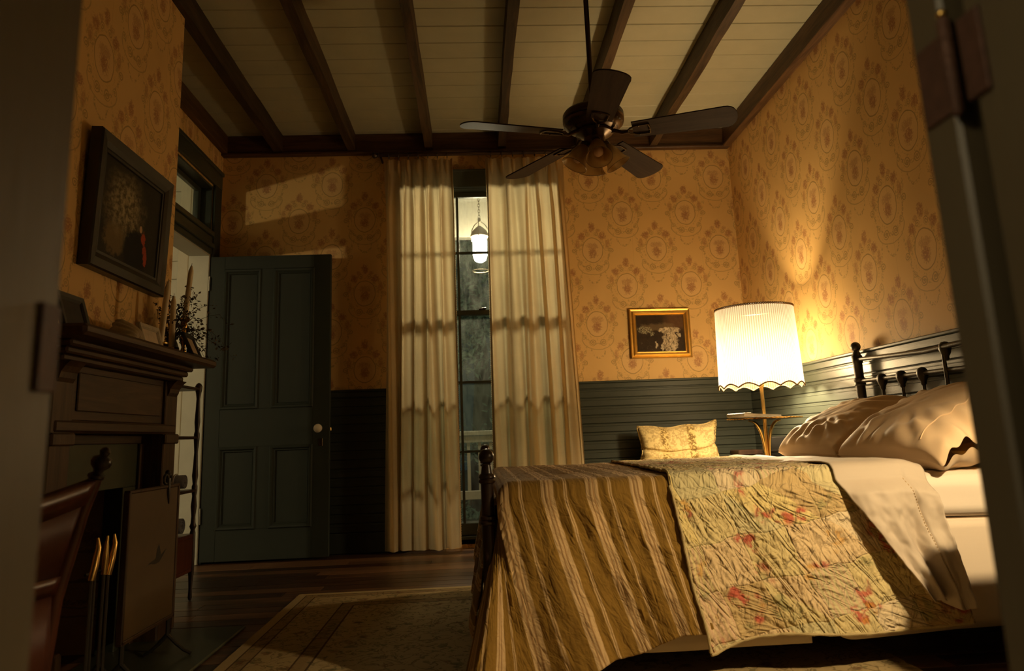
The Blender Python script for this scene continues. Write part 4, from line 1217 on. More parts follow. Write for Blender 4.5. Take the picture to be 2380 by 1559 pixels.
# pillows ---------------------------------------------------------------
def pillow(name, c, lean, hw, hl, ht, seed, near_open=False):
    nu, nv = 96, 72
    m = MB()
    u = np.linspace(-1, 1, nu)[:, None]*np.ones((1, nv)); v = np.ones((nu, 1))*np.linspace(-1, 1, nv)[None, :]
    def half(sgn):
        ex = 2.6
        body = np.clip((1 - np.abs(u)**ex)*(1 - np.abs(v)**ex), 0, 1)**0.42
        if near_open:
            open_ = sst(-0.62, -0.90, v)*(1 - np.abs(u)**4)
            body = np.maximum(body, 0.16*open_ + 0*body)
        T = ht*body*sgn
        pull = 1 - 0.07*(np.abs(v)**2)*(1 - np.abs(u))      # sides drawn in
        W_ = hw*u*(1 - 0.08*(1 - np.abs(v)**2)*0 - 0.06*np.abs(v)**3*0) * (1 - 0.05*(1-np.abs(u))*0)
        Ly = hl*v*(1 - 0.05*(1 - u**2))
        ang = np.arctan2(v, u); rad = np.sqrt(u*u + v*v)
        wr = 0.009*sst(0.35, 0.95, rad)*sst(1.42, 0.95, rad)*np.sin(ang*17 + 4*vnoise(u*2, v*2, seed)) + 0.014*fbm(u*2.2 + 3*v, v*2.2, seed)
        wr2 = 0.008*np.sin((u*1.3 + v*0.8)*9 + 5*vnoise(u*2.5, v*2.5, seed + 4))*sst(0.2, 0.9, -u + 0.3)
        T = T + sgn*(wr + wr2)*body
        return W_, Ly, T
    cl, sl = math.cos(lean), math.sin(lean)
    for sgn in (1, -1):
        W_, Ly, T = half(sgn)
        sag = 0.0
        if near_open:
            e_ = sst(-0.60, -1.0, v)
            sag = -0.050*e_*(0.5 + 0.5*u) + 0.012*np.sin(u*9 + 1.0)*e_ + 0.010*np.sin(u*21)*e_*sst(-0.8, -1.0, v)
        X = c[0] + W_*cl - T*sl; Z = c[2] + W_*sl + T*cl + sag; Y = c[1] + Ly
        Pm = np.stack([X, Y, Z], -1)
        if sgn < 0: Pm = Pm[::-1]
        m.grid(Pm)
    o = m.build(name, 'pillow_case')
    return o
po = pillow('pillow', (1.698, 3.350, 0.704), 0.40, 0.240, 0.300, 0.108, 5)
tag(po, 'plump tan pillow on the lamp side of the bed', 'pillow', 'two pillows leaning on the headboard')
pt = thing('pillow', 'large tan pillow nearest the door with an open pillowcase end', 'pillow', (1.63, 2.66, 0.60), 'two pillows leaning on the headboard')
p1 = pillow('pillow_body', (1.690, 2.670, 0.712), 0.42, 0.245, 0.345, 0.116, 9, True)
p1.parent = pt; p1.data.transform(Matrix.Translation(-Vector(pt.location)))
hm = MB()
V_ = np.array([v_.co[:] for v_ in p1.data.vertices]).reshape(2, 96, 72, 3)[0] + np.array(pt.location)
hm.tube([tuple(V_[i, 11] + np.array([0, 0, 0.0015])) for i in range(6, 91, 2)], 0.0022, 5)
sub(hm, 'hem_seam', 'pillow_case', pt)
# small gold cushion peeping out under the near pillow
gc = MB(); gc.sphere((1.76, 2.53, 0.628), (0.10, 0.13, 0.028), 24, 12)
tag(gc.build('cushion', 'gold_cloth'), 'small gold cushion squashed under the nearest pillow', 'cushion')

# ================================================================== LAMP TABLE
LPX, LPY = 1.660, 4.250
lp = thing('floor_lamp', 'lit brass floor lamp with tray table and pleated cream shade', 'lamp', (LPX, LPY, 0))
def La(mb, name, mat): return sub(mb, name, mat, lp)
La(MB().lathe([(0.15, 0.0), (0.15, 0.012), (0.13, 0.022), (0.03, 0.035), (0.014, 0.05)], (LPX, LPY, 0), 28), 'base', 'brass')
La(MB().box(LPX - 0.0085, LPX + 0.0085, LPY - 0.0085, LPY + 0.0085, 0.04, 0.97, 0.002), 'pole', 'brass')
La(MB().lathe([(0.0, 0.779), (0.202, 0.779), (0.204, 0.781), (0.204, 0.784), (0.0, 0.784)], (LPX, LPY, 0), 40), 'tray', 'iron')
rope = MB()
for s in (0, PI):
    pts = [(LPX + (0.206 + 0.0022*math.cos(i*0.75 + s))*math.cos(i*2*PI/200), LPY + (0.206 + 0.0022*math.cos(i*0.75 + s))*math.sin(i*2*PI/200), 0.783 + 0.0022*math.sin(i*0.75 + s)) for i in range(201)]
    rope.tube(pts, 0.0027, 5, False)
La(rope, 'rope_rim', 'brass')
for k in range(4):
    w = k*PI/2 + 0.35
    pts = []
    for q in np.linspace(0, 1, 14):
        r_ = 0.016 + 0.10*q**2.2; zz = 0.545 + 0.225*math.sin(q*PI/2)
        pts.append((LPX + r_*math.cos(w), LPY + r_*math.sin(w), zz))
    La(MB().tube(pts, [0.004 + 0.003*math.sin(PI*i/13) for i in range(14)], 8), 'leaf_bracket', 'brass')
# pleated shade with a scalloped lower edge
n = 440; NS = 13
ws = np.linspace(0, 2*PI, n, endpoint=False); tq = np.linspace(0, 1, 14)
Wg, Tq = np.meshgrid(ws, tq, indexing='ij')
scal = 0.022*np.abs(np.sin(Wg*NS/2 + 0.35))
ztop, zbot = 1.428, 0.958
R_ = 0.222 + 0.014*Tq + 0.0022*np.sin(Wg*110)
Zs = ztop + (zbot + scal - ztop)*Tq
m = MB(); m.grid(np.stack([R_*np.cos(Wg), R_*np.sin(Wg), Zs - 1.1], -1), None, True)
sh = m.build('shade', 'lamp_shade'); sh.parent = lp; sh.location = (0, 0, 1.1)
tb = MB(); rims = [(LPX + 0.239*math.cos(w), LPY + 0.239*math.sin(w), zbot + 0.022*abs(math.sin(w*NS/2 + 0.35)) - 0.001) for w in np.linspace(0, 2*PI, 331)]
tb.tube(rims, 0.0040, 6, False); sub(tb, 'scalloped_braid', 'braid', sh)
tb = MB()
for s in (0, PI):
    tb.tube([(LPX + (0.2245 + 0.0015*math.cos(i*0.9 + s))*math.cos(i*2*PI/360), LPY + (0.2245 + 0.0015*math.cos(i*0.9 + s))*math.sin(i*2*PI/360), ztop - 0.004 + 0.0055*math.sin(i*0.9 + s)) for i in range(361)], 0.0024, 5, False)
sub(tb, 'top_braid', 'braid', sh)
sp_ = MB()
for k in range(3):
    w = k*2*PI/3 + 0.5; sp_.tube([(LPX, LPY, 1.375), (LPX + 0.22*math.cos(w), LPY + 0.22*math.sin(w), 1.422)], 0.0025, 6)
sp_.tube([(LPX, LPY, 1.135), (LPX, LPY, 1.38)], 0.003, 6)
sp_.torus((LPX, LPY, 1.422), 0.220, 0.0025, 40, 6)
sub(sp_, 'spider', 'brass', sh)
vt_ = MB(); vt_.lathe([(0.004, 1.420), (0.12, 1.4225), (0.2195, 1.4245)], (LPX, LPY, 0), 48, None, True, False)  # cover added over the open shade top to thin the light on the ceiling
sub(vt_, 'added_top_cover', 'lamp_top_dimmer', sh)
La(MB().lathe([(0.016, 0.965), (0.018, 0.985), (0.014, 1.0)], (LPX, LPY, 0), 14), 'socket', 'brass')
La(MB().lathe([(0.012, 0.998), (0.030, 1.004), (0.058, 1.030), (0.066, 1.065), (0.060, 1.100), (0.036, 1.134), (0.0, 1.146)], (LPX, LPY, 0), 18), 'bulb', 'bulb_glow')
# book / folded paper on the tray
bk = thing('book', 'open white paged book lying on the lamp tray', 'book', (1.60, 4.22, 0.79))
NB = 24
def page(s):
    Pg = np.zeros((NB, 2, 3))
    return Pg
cov = []; top = []
for i in range(NB):
    q = i/(NB-1); xx = 1.470 + 0.235*q
    top.append((xx, 0.0)); 
ang = 0.25
def bkp(x_, y_, z_):
    cx_, cy_ = 1.585, 4.19
    dx_, dy_ = x_ - cx_, y_ - cy_
    return (cx_ + dx_*math.cos(ang) - dy_*math.sin(ang), cy_ + dx_*math.sin(ang) + dy_*math.cos(ang), z_)
m = MB(); prof = [(-0.125, 0.7935), (0.115, 0.7925), (0.115, 0.799), (0.0, 0.806), (-0.09, 0.811), (-0.118, 0.812), (-0.126, 0.808), (-0.1285, 0.801)]
vv = [bkp(1.585 + a, 4.11, b) for a, b in prof] + [bkp(1.585 + a, 4.27, b) for a, b in prof]; kq = len(prof)
m._add(vv, [tuple(range(kq)), tuple(range(2*kq-1, kq-1, -1))] + [(i, i+kq, (i+1) % kq + kq, (i+1) % kq) for i in range(kq)])
sub(m, 'pages', 'paper', bk)
cv_ = MB(); cp = [(0.118, 0.7905), (-0.12, 0.7915), (-0.131, 0.796), (-0.1335, 0.803), (-0.130, 0.811), (-0.121, 0.815), (-0.085, 0.8145)]
A_ = np.array([[bkp(1.585 + a, yy, b) for yy in (4.105, 4.275)] for a, b in cp]); cv_.grid(A_)
solid(sub(cv_, 'cover', 'paper', bk), 0.0012)

# dark things behind the bed
st = thing('stool', 'low dark wooden stool between the floral chair and the lamp', 'stool', (1.80, 4.98, 0))
sub(MB().box(1.712, 1.882, 4.89, 5.06, 0.555, 0.588, 0.006), 'seat', 'wood_dark', st)
for ax_ in (1.73, 1.864):
    for ay_ in (4.91, 5.04): sub(MB().tube([(ax_, ay_, 0), (ax_, ay_, 0.556)], [0.011, 0.015], 8), 'leg', 'wood_dark', st)
bxs = thing('storage_box', 'upright black case standing behind the far pillow by the wall', 'case', (1.885, 4.62, 0))
sub(MB().box(1.800, 1.962, 4.56, 4.70, 0.012, 0.672, 0.006), 'body', 'black', bxs)
sub(MB().box(1.797, 1.965, 4.557, 4.703, 0.58, 0.592, 0.002), 'lid_seam', 'black_frame', bxs)
for ax_ in (1.82, 1.945): sub(MB().box(ax_ - 0.012, ax_ + 0.012, 4.57, 4.69, 0, 0.013), 'foot', 'black', bxs)

# ================================================================== FLORAL CHAIR
ch = thing('slipper_chair', 'small chair under a yellow floral slipcover behind the bed', 'chair', (1.36, 4.9, 0))
nu, nv = 60, 50
u = np.linspace(-1, 1, nu)[:, None]*np.ones((1, nv)); t = np.ones((nu, 1))*np.linspace(0, 1, nv)[None, :]
hwid = 0.272 - 0.014*t + 0.018*sst(0.75, 1.0, t) - 0.012*np.exp(-((t - 0.62)/0.12)**2)
ztop_ = 0.758 + 0.024*np.abs(u)**3 + 0.010*u + 0.006*np.sin(u*7)
def back_face(sg):
    X = 1.362 + hwid*u + 0.010*t
    Zb = 0.36 + (ztop_ - 0.36)*t
    bulge = 0.050*np.clip((1 - np.abs(u)**8)*(1 - np.abs(2*t-1)**9), 0, 1)**0.5
    Y = 5.035 + 0.07*t + sg*(bulge + 0.004) + 0.012*fbm(u*3, t*4, 61) + 0.020*(sg < 0)*np.exp(-((t - 0.58 - 0.05*u*u)/0.020)**2) - 0.014*(sg < 0)*np.exp(-((t - 0.50 - 0.05*u*u)/0.045)**2)
    return np.stack([X, Y, Zb], -1)
m = MB(); m.grid(back_face(-1)); m.grid(back_face(1)[::-1])
o = sub(m, 'backrest', 'floral_cover', ch)
pc_ = MB()
e = back_face(-1); pp = [tuple(e[0, j]) for j in range(nv)] + [tuple(e[i, -1]) for i in range(1, nu)] + [tuple(e[-1, j]) for j in range(nv-2, -1, -1)]
pp = [(a, b + 0.002, c) for a, b, c in pp]
pc_.tube(pp, 0.006, 6); sub(pc_, 'piping', 'floral_cover', o)
sub(rounded_slab(1.10, 1.63, 4.50, 5.04, 0.27, 0.44, 0.05, 24, 24, 10, 0.006, 8), 'seat', 'floral_cover', ch)
sub(MB().box(1.115, 1.615, 4.515, 5.03, 0.10, 0.285, 0.02), 'skirt', 'floral_cover', ch)
for ax_ in (1.14, 1.59):
    for ay_ in (4.54, 5.02): sub(MB().tube([(ax_, ay_, 0), (ax_, ay_, 0.12)], [0.014, 0.02], 8), 'leg', 'wood_dark', ch)

# ================================================================== SECOND BEDSIDE LAMP (beyond the right door jamb)
ns = thing('dresser', 'unseen dark low dresser added along the right wall nearest the doorway', 'dresser', (1.68, 1.46, 0))  # added out of view under the lamp, its edge blocks light from the skirt
sub(MB().box(1.40, 1.945, 0.98, 1.935, 0.625, 0.650, 0.006), 'top', 'wood_dark', ns)
sub(MB().box(1.43, 1.940, 1.01, 1.905, 0.10, 0.625, 0.004), 'case', 'wood_dark', ns)
for z_ in (0.13, 0.38): 
    q_ = sub(MB().box(1.418, 1.431, 1.04, 1.875, z_, z_ + 0.225, 0.004), 'drawer', 'wood_dark', ns)
    for y_ in (1.22, 1.70): sub(MB().lathe([(0.006, 0), (0.014, 0.012), (0.0, 0.02)], (1.42, y_, z_ + 0.11), 10, Matrix.Rotation(-PI/2, 3, 'Y')), 'knob', 'brass', q_)
for ax_ in (1.46, 1.91):
    for ay_ in (1.04, 1.875): sub(MB().tube([(ax_, ay_, 0), (ax_, ay_, 0.11)], [0.016, 0.022], 8), 'foot', 'wood_dark', ns)
LBX, LBY = 1.55, 1.30
tl2 = thing('table_lamp', 'lit table lamp on the dresser beyond the right door jamb', 'lamp', (LBX, LBY, 0.650))
sub(MB().lathe([(0.07, 0.650), (0.07, 0.664), (0.03, 0.68), (0.055, 0.78), (0.065, 0.87), (0.04, 0.96), (0.014, 1.0), (0.008, 1.05), (0.006, 1.187)], (LBX, LBY, 0), 20), 'base', 'brass', tl2)
sub(MB().lathe([(0.0, 1.186), (0.016, 1.190), (0.025, 1.202), (0.027, 1.211), (0.025, 1.220), (0.016, 1.232), (0.0, 1.236)], (LBX, LBY, 0), 18), 'bulb', 'bulb_glow_b', tl2)
m = MB(); m.lathe([(0.195, 1.140), (0.035, 1.40)], (LBX, LBY, 0), 40, None, True, False)
sub(m, 'shade', 'shade_cloth', tl2)
# ================================================================== CEILING FAN
FX, FYc, FZ = 0.5985, 3.294, 2.127
fan = thing('ceiling_fan', 'five blade bronze ceiling fan with glass bell lights', 'ceiling fan', (FX, FYc, 3.0))
def Fa(mb, name, mat='bronze', t=None): return sub(mb, name, mat, t if t is not None else fan)
Fa(MB().lathe([(0.07, 2.998), (0.07, 2.985), (0.05, 2.945), (0.02, 2.92), (0.014, 2.915)], (FX, FYc, 0), 24), 'canopy')
Fa(MB().tube([(FX, FYc, 2.93), (FX, FYc, 2.26)], 0.0125, 14), 'downrod')
Fa(MB().lathe([(0.020, 2.300), (0.030, 2.290), (0.034, 2.270), (0.060, 2.262)], (FX, FYc, 0), 20), 'rod_cover')
Fa(MB().lathe([(0.050, 2.266), (0.115, 2.260), (0.138, 2.252), (0.146, 2.240), (0.147, 2.216), (0.141, 2.210), (0.147, 2.204), (0.143, 2.188), (0.120, 2.168), (0.085, 2.155), (0.07, 2.152)], (FX, FYc, 0), 44), 'motor_housing')
vt = MB()
for k in range(30):
    w = 2*PI*k/30
    c, s = math.cos(w), math.sin(w)
    vt._add([(FX + r*math.cos(w + d), FYc + r*math.sin(w + d), z) for r, z, d in ((0.141, 2.186, -0.06), (0.141, 2.186, 0.06), (0.112, 2.163, 0.06), (0.112, 2.163, -0.06))], [(0, 1, 2, 3)])
Fa(vt, 'vent_slots', 'black')
Fa(MB().lathe([(0.088, 2.152), (0.088, 2.140), (0.070, 2.132), (0.050, 2.120), (0.048, 2.098), (0.038, 2.085), (0.020, 2.070), (0.0, 2.066)], (FX, FYc, 0), 30), 'switch_housing')
def blade_mesh():
    n = 26; pts = []
    for i in range(n):                                 # outline, along +x
        q = i/(n-1)
        pts.append((0.185 + 0.475*q, 0.060 + 0.020*q))
    out = [(x_, -h_) for x_, h_ in pts if x_ < 0.615]
    for i in range(13):
        a = -PI/2 + PI*i/12
        out.append((0.600 + 0.060*math.cos(a)**0.8 if math.cos(a) > 1e-6 else 0.600, 0.079*math.sin(a)))
    out += [(x_, h_) for x_, h_ in reversed(pts) if x_ < 0.600]
    m = MB(); k = len(out)
    vv = [(a, b, 0.003) for a, b in out] + [(a, b, -0.003) for a, b in out]
    m._add(vv, [tuple(range(k)), tuple(range(2*k-1, k-1, -1))] + [(i, i+k, (i+1) % k + k, (i+1) % k) for i in range(k)])
    return m
def iron_mesh():
    m = MB()
    m.tube([(0.070, 0, 0.012), (0.10, 0, 0.008), (0.135, 0, -0.010), (0.165, 0, -0.008)], [0.012, 0.010, 0.008, 0.008], 8)
    for s in (-1, 1):
        m.tube([(0.155, 0, -0.008), (0.175, s*0.022, -0.007), (0.205, s*0.034, -0.006), (0.262, s*0.036, -0.006)], 0.0048, 6)
    m.tube([(0.262, -0.036, -0.006), (0.268, 0, -0.006), (0.262, 0.036, -0.006)], 0.0048, 6)
    for x_, y_ in ((0.215, 0.033), (0.215, -0.033), (0.262, 0.0)): m.sphere((x_, y_, -0.008), (0.006, 0.006, 0.004), 8, 6)
    return m
bl0 = None
for k in range(5):
    t_ang = -0.0403 + k*2*PI/5
    rz = math.atan2(-math.cos(t_ang), math.sin(t_ang))
    if bl0 is None:
        b0 = blade_mesh().build('blade', 'wood_blade'); i0 = iron_mesh().build('blade_iron', 'bronze'); bl0 = (b0, i0); b, i = b0, i0
    else:
        b = bl0[0].copy(); i = bl0[1].copy(); COL.objects.link(b); COL.objects.link(i)
    b.parent = fan; b.location = (0, 0, FZ + 0.012 - 3.0); b.rotation_mode = 'XYZ'
    b.rotation_euler = (math.radians(-12.5), math.radians(1.2), rz)
    i.parent = b
# light kit
def bell(nm, az, tilt):
    d = Vector((math.cos(az)*math.sin(tilt), math.sin(az)*math.sin(tilt), -math.cos(tilt)))
    q = d.to_track_quat('Z', 'X').to_matrix()
    c0 = Vector((FX, FYc, 2.098)) + Vector((math.cos(az), math.sin(az), 0))*0.040
    arm = Fa(MB().tube([tuple(Vector((FX, FYc, 2.105)) + Vector((math.cos(az), math.sin(az), 0))*0.01), tuple(c0 + d*0.012)], [0.012, 0.012], 10), 'light_arm')
    Fa(MB().lathe([(0.012, 0.0), (0.024, 0.006), (0.026, 0.024), (0.024, 0.028)], tuple(c0), 18, q), 'fitter', 'bronze', arm)
    prof = [(0.024, 0.018), (0.026, 0.03), (0.034, 0.045), (0.041, 0.065), (0.045, 0.09), (0.049, 0.110), (0.058, 0.126), (0.063, 0.132), (0.0625, 0.1335), (0.057, 0.1275), (0.048, 0.111), (0.0435, 0.09), (0.0395, 0.065), (0.0325, 0.046), (0.024, 0.031)]
    m = MB(); n = 40; prof2 = prof
    m.lathe(prof2, tuple(c0), n, q, True, False)
    Fa(m, 'glass_bell', 'amber_glass', arm)
    Fa(MB().torus(tuple(c0 + d*0.1325), 0.0622, 0.0012, 32, 6, q), 'bell_rim', 'bronze', arm)
    bb = MB().lathe([(0.011, 0.03), (0.013, 0.05), (0.022, 0.075), (0.025, 0.090), (0.022, 0.104), (0.012, 0.114), (0.0, 0.1165)], tuple(c0), 16, q)
    Fa(bb, 'bulb', 'bulb_glass', arm)
for k, az in enumerate((-PI/2 - 0.02, -0.06, PI/2, PI + 0.10)):
    bell('bell', az, math.radians((30, 30, 30, 30)[k]))
Fa(MB().tube([(FX + 0.02, FYc - 0.02, 2.05), (FX + 0.022, FYc - 0.02, 1.90)], 0.001, 5), 'pull_chain', 'brass')

# ================================================================== CURTAINS
RODZ, RODY = 2.806, 5.170
rod = thing('curtain_rod', 'wooden curtain rod with knob ends above the window', 'curtain rod', (0.03, RODY, RODZ))
sub(MB().tube([(-0.665, RODY, RODZ), (0.80, RODY, RODZ)], 0.0135, 14), 'rod', 'wood_trim', rod)
for s, xx in ((-1, -0.665), (1, 0.80)):
    M = Matrix.Rotation(s*PI/2, 3, 'Y')
    sub(MB().lathe([(0.0135, 0.0), (0.019, 0.004), (0.019, 0.010), (0.012, 0.014), (0.020, 0.024), (0.024, 0.036), (0.020, 0.048), (0.010, 0.055), (0.0, 0.057)], (xx, RODY, RODZ), 16, M), 'finial', 'wood_dark', rod)
for xx in (-0.655, 0.79):
    sub(MB().tube([(xx, D - 0.002, RODZ - 0.02), (xx, D - 0.05, RODZ - 0.02), (xx, RODY, RODZ - 0.017)], 0.008, 8), 'bracket', 'wood_dark', rod)

def curtain(name, x0t, x1t, x0b, x1b, n, seed, label, inner):
    c = thing(name, label, 'curtain', ((x0t + x1t)/2, RODY, 0.02), 'pair of window curtains')
    nu, nv = 300, 110
    s = np.linspace(0, 1, nu)[:, None]*np.ones((1, nv)); t = np.ones((nu, 1))*np.linspace(0, 1, nv)[None, :]**1.25
    sw = s + 0.10*vnoise(s*3.3, t*0.5, seed) + 0.07*vnoise(s*7, t*0.9, seed + 3)
    ph = 2*PI*(n*0.72)*sw + 1.0
    xa = x0t + (x0b - x0t)*t; xb = x1t + (x1b - x1t)*t
    amp_top = 0.010; body = sst(0.03, 0.16, t)
    amp = amp_top + (0.020 + 0.034*vnoise(s*3.7, t*0.7, seed + 2))*body
    wave = np.cos(ph) + 0.35*np.cos(2.3*ph + 2*seed)
    X = xa + (xb - xa)*s + 0.010*np.sin(ph*1.0 + 1.2 + 2*t)*body
    Y = RODY - 0.005 + amp*wave + 0.010*fbm(s*5, t*3, seed + 7)*body
    # pinch pleats: narrow forward tucks in the heading
    pk = np.mod(n*s, 1.0) - 0.5
    tuck = np.exp(-(pk/0.10)**2)
    hz_ = np.exp(-((t - 0.022)/0.016)**2)
    Y = Y - 0.020*tuck*hz_ - 0.014*tuck*(t < 0.02)*np.abs(np.sin(pk*40))
    ztop = RODZ - 0.042 + 0.006*np.cos(2*PI*n*s)
    zbot = 0.016 + 0.010*vnoise(s*6, s*0, seed + 1)
    Z = ztop + (zbot - ztop)*t
    Pm = np.stack([X, Y, Z], -1)
    m = MB(); m.grid(Pm)
    co = sub(m, 'panel', 'curtain_linen', c)
    hemb = MB()
    # woven trim along the inner edge
    i0, i1 = ((-9, nu) if inner > 0 else (0, 10))
    e = Pm[i0:i1].copy() if inner > 0 else Pm[i0:i1].copy()
    e[..., 1] -= 0.0035
    tm = MB(); tm.grid(e); sub(tm, 'edge_trim', 'fringe', c)
    pts = []
    edge = Pm[-1] if inner > 0 else Pm[0]
    fr = MB()
    for j in range(0, nv - 1):
        for q in (0.0, 0.5):
            p0 = edge[j]*(1 - q) + edge[j+1]*q
            fr._add([(p0[0], p0[1] - 0.002, p0[2] + 0.006), (p0[0] + inner*0.005, p0[1] - 0.003, p0[2]), (p0[0], p0[1] - 0.002, p0[2] - 0.006)], [(0, 1, 2)])
    sub(fr, 'fringe', 'curtain_linen', c)
    for k in range(n):
        sk = (k + 0.5)/n
        i = int(sk*(nu - 1)); xx = Pm[i, 0, 0]
        rg = MB(); rg.torus((xx, RODY, RODZ - 0.006), 0.0215, 0.003, 20, 6, Matrix.Rotation(PI/2, 3, 'Y') @ Matrix.Rotation(0.2*math.sin(k*3.1), 3, 'X'))
        ro = sub(rg, 'ring', 'wood_dark', c)
        sub(MB().tube([(xx, RODY, RODZ - 0.028), (xx, RODY - 0.010, RODZ - 0.046)], 0.002, 6), 'hook', 'steel', ro)
    return c
curtain('curtain', -0.630, -0.132, -0.632, -0.126, 7, 1, 'cream linen curtain hanging left of the window gap', 1)
curtain('curtain', 0.116, 0.688, 0.108, 0.752, 7, 5, 'cream linen curtain hanging right of the window gap behind the bed', -1)

# ================================================================== PICTURES
def frame_rect(mbf, x0, x1, z0, z1, steps, axis, base):
    """mitred frame: steps = list of (inset, depth); axis 'x' wall faces -y, axis 'y' wall faces +x"""
    def pt(a, b, d):
        return (a, base - d, b) if axis == 'x' else (base + d, a, b)
    prev = None
    for ins, dep in steps:
        cur = [pt(x0+ins, z0+ins, dep), pt(x1-ins, z0+ins, dep), pt(x1-ins, z1-ins, dep), pt(x0+ins, z1-ins, dep)]
        if prev is not None:
            mbf._add(prev + cur, [(i, (i+1) % 4, (i+1) % 4 + 4, i + 4) for i in range(4)])
        prev = cur
    return mbf
pg = thing('framed_picture', 'gold framed dark still life hanging right of the window', 'picture', (1.347, D, 1.43))
m = frame_rect(MB(), 1.126, 1.572, 1.250, 1.612, [(0.0, 0.0), (0.0, 0.022), (0.004, 0.027), (0.010, 0.024), (0.016, 0.022), (0.022, 0.033), (0.027, 0.035), (0.036, 0.028), (0.040, 0.018), (0.046, 0.020), (0.050, 0.010)], 'x', D - 0.001)
fo = sub(m, 'frame', 'gilt', pg)
cn = MB()._add([(0, 0, 0), (1, 0, 0), (1, 0, 1), (0, 0, 1), (0, 0.3, 0), (1, 0.3, 0), (1, 0.3, 1), (0, 0.3, 1)], [(0, 1, 2, 3), (4, 7, 6, 5), (0, 4, 5, 1), (2, 6, 7, 3), (1, 5, 6, 2), (0, 3, 7, 4)]).build('canvas', 'painting_table')
cn.parent = pg; cn.location = (1.174 - 1.347, -0.012, 1.298 - 1.43); cn.scale = (0.350, 0.02, 0.266)
pg.rotation_euler = (0, math.radians(0.6), 0)
pf_ = thing('framed_picture', 'black framed dark landscape painting hanging above the mantel', 'picture', (BX, 2.95, 1.66))
m = frame_rect(MB(), 2.628, 3.272, 1.400, 1.926, [(0.0, 0.0), (0.0, 0.040), (0.006, 0.046), (0.040, 0.042), (0.058, 0.034), (0.062, 0.030), (0.072, 0.030), (0.076, 0.022)], 'y', BX)
sub(m, 'frame', 'black_frame', pf_)
cn = MB()._add([(0, 0, 0), (0, 1, 0), (0, 1, 1), (0, 0, 1), (-0.3, 0, 0), (-0.3, 1, 0), (-0.3, 1, 1), (-0.3, 0, 1)], [(0, 1, 2, 3), (4, 7, 6, 5), (0, 4, 5, 1), (2, 6, 7, 3), (1, 5, 6, 2), (0, 3, 7, 4)]).build('canvas', 'painting_forest')
cn.parent = pf_; cn.location = (0.024, 2.702 - 2.95, 1.474 - 1.66); cn.scale = (0.02, 0.496, 0.378)
pf_.rotation_euler = (0, math.radians(2.0), 0); pf_.location.x += 0.010

# ================================================================== FIREPLACE
mn_ = thing('mantelpiece', 'dark carved wooden mantelpiece around the fireplace', 'mantelpiece', (BX, 2.775, 0))
def Mn(mb, name, mat='wood_mantel'): return sub(mb, name, mat, mn_)
MX = -1.280                                                    # face of the pilasters
Mn(MB().box(BX + 0.001, -1.150, 2.215, 3.335, 1.083, 1.118, 0.010), 'shelf')
cm = MB()
for (x_, a, z0, z1) in ((-1.225, 2.285, 1.062, 1.083), (-1.242, 2.295, 1.040, 1.062), (-1.258, 2.305, 1.018, 1.040)):
    cm.box(BX + 0.001, x_, a, 5.55 - a, z0, z1, 0.006)
Mn(cm, 'cornice_moulding')
Mn(MB().box(BX + 0.001, MX - 0.012, 2.32, 3.23, 0.84, 1.018, 0.003), 'frieze')
Mn(MB().box(MX - 0.012, MX - 0.005, 2.46, 3.09, 0.870, 0.995, 0.004), 'frieze_panel')
Mn(MB().box(BX + 0.001, MX + 0.006, 2.32, 3.23, 0.800, 0.840, 0.008), 'lower_moulding')
for y0, y1 in ((2.305, 2.425), (3.125, 3.245)):
    Mn(MB().box(BX + 0.001, MX, y0, y1, 0.15, 1.018, 0.004), 'pilaster', 'wood_mantel_z')
    Mn(MB().box(BX + 0.001, MX + 0.016, y0 - 0.012, y1 + 0.012, 0.0, 0.15, 0.006), 'plinth', 'wood_mantel_z')
    cb = MB().prism([(MX, 0.955), (MX + 0.008, 0.968), (MX + 0.012, 0.985), (MX + 0.024, 1.003), (MX + 0.040, 1.018), (MX, 1.018)], y0 + 0.012, y1 - 0.012, 'y')
    Mn(cb, 'corbel', 'wood_mantel_z')
    Mn(MB().box(MX - 0.002, MX + 0.012, y0 - 0.006, y1 + 0.006, 0.760, 0.800, 0.005), 'capital', 'wood_mantel_z')
for y0, y1, z0, z1 in ((2.425, 3.125, 0.60, 0.80), (2.425, 2.500, 0.0, 0.60), (2.985, 3.125, 0.0, 0.60)):
    Mn(MB().box(BX - 0.02, BX + 0.05, y0, y1, z0, z1, 0.002), 'surround', 'tile_hearth')
Mn(MB().box(BX + 0.05, BX + 0.062, 2.44, 3.11, 0.765, 0.80, 0.003), 'inner_moulding')
Mn(MB().box(BX + 0.05, BX + 0.062, 3.09, 3.125, 0.0, 0.765, 0.003), 'inner_moulding', 'wood_mantel_z')
fb = MB(); fb.box(XL + 0.021, XL + 0.03, 2.421, 3.019, 0, 0.60)
Mn(fb, 'firebox_back', 'soot')
hr = struct(MB().box(BX, -0.98, 2.25, 3.30, 0.0, 0.012, 0.004), 'floor_hearth', 'tile_hearth', 'dark hearth slab in front of the fireplace', 'hearth')

MT = 1.1185
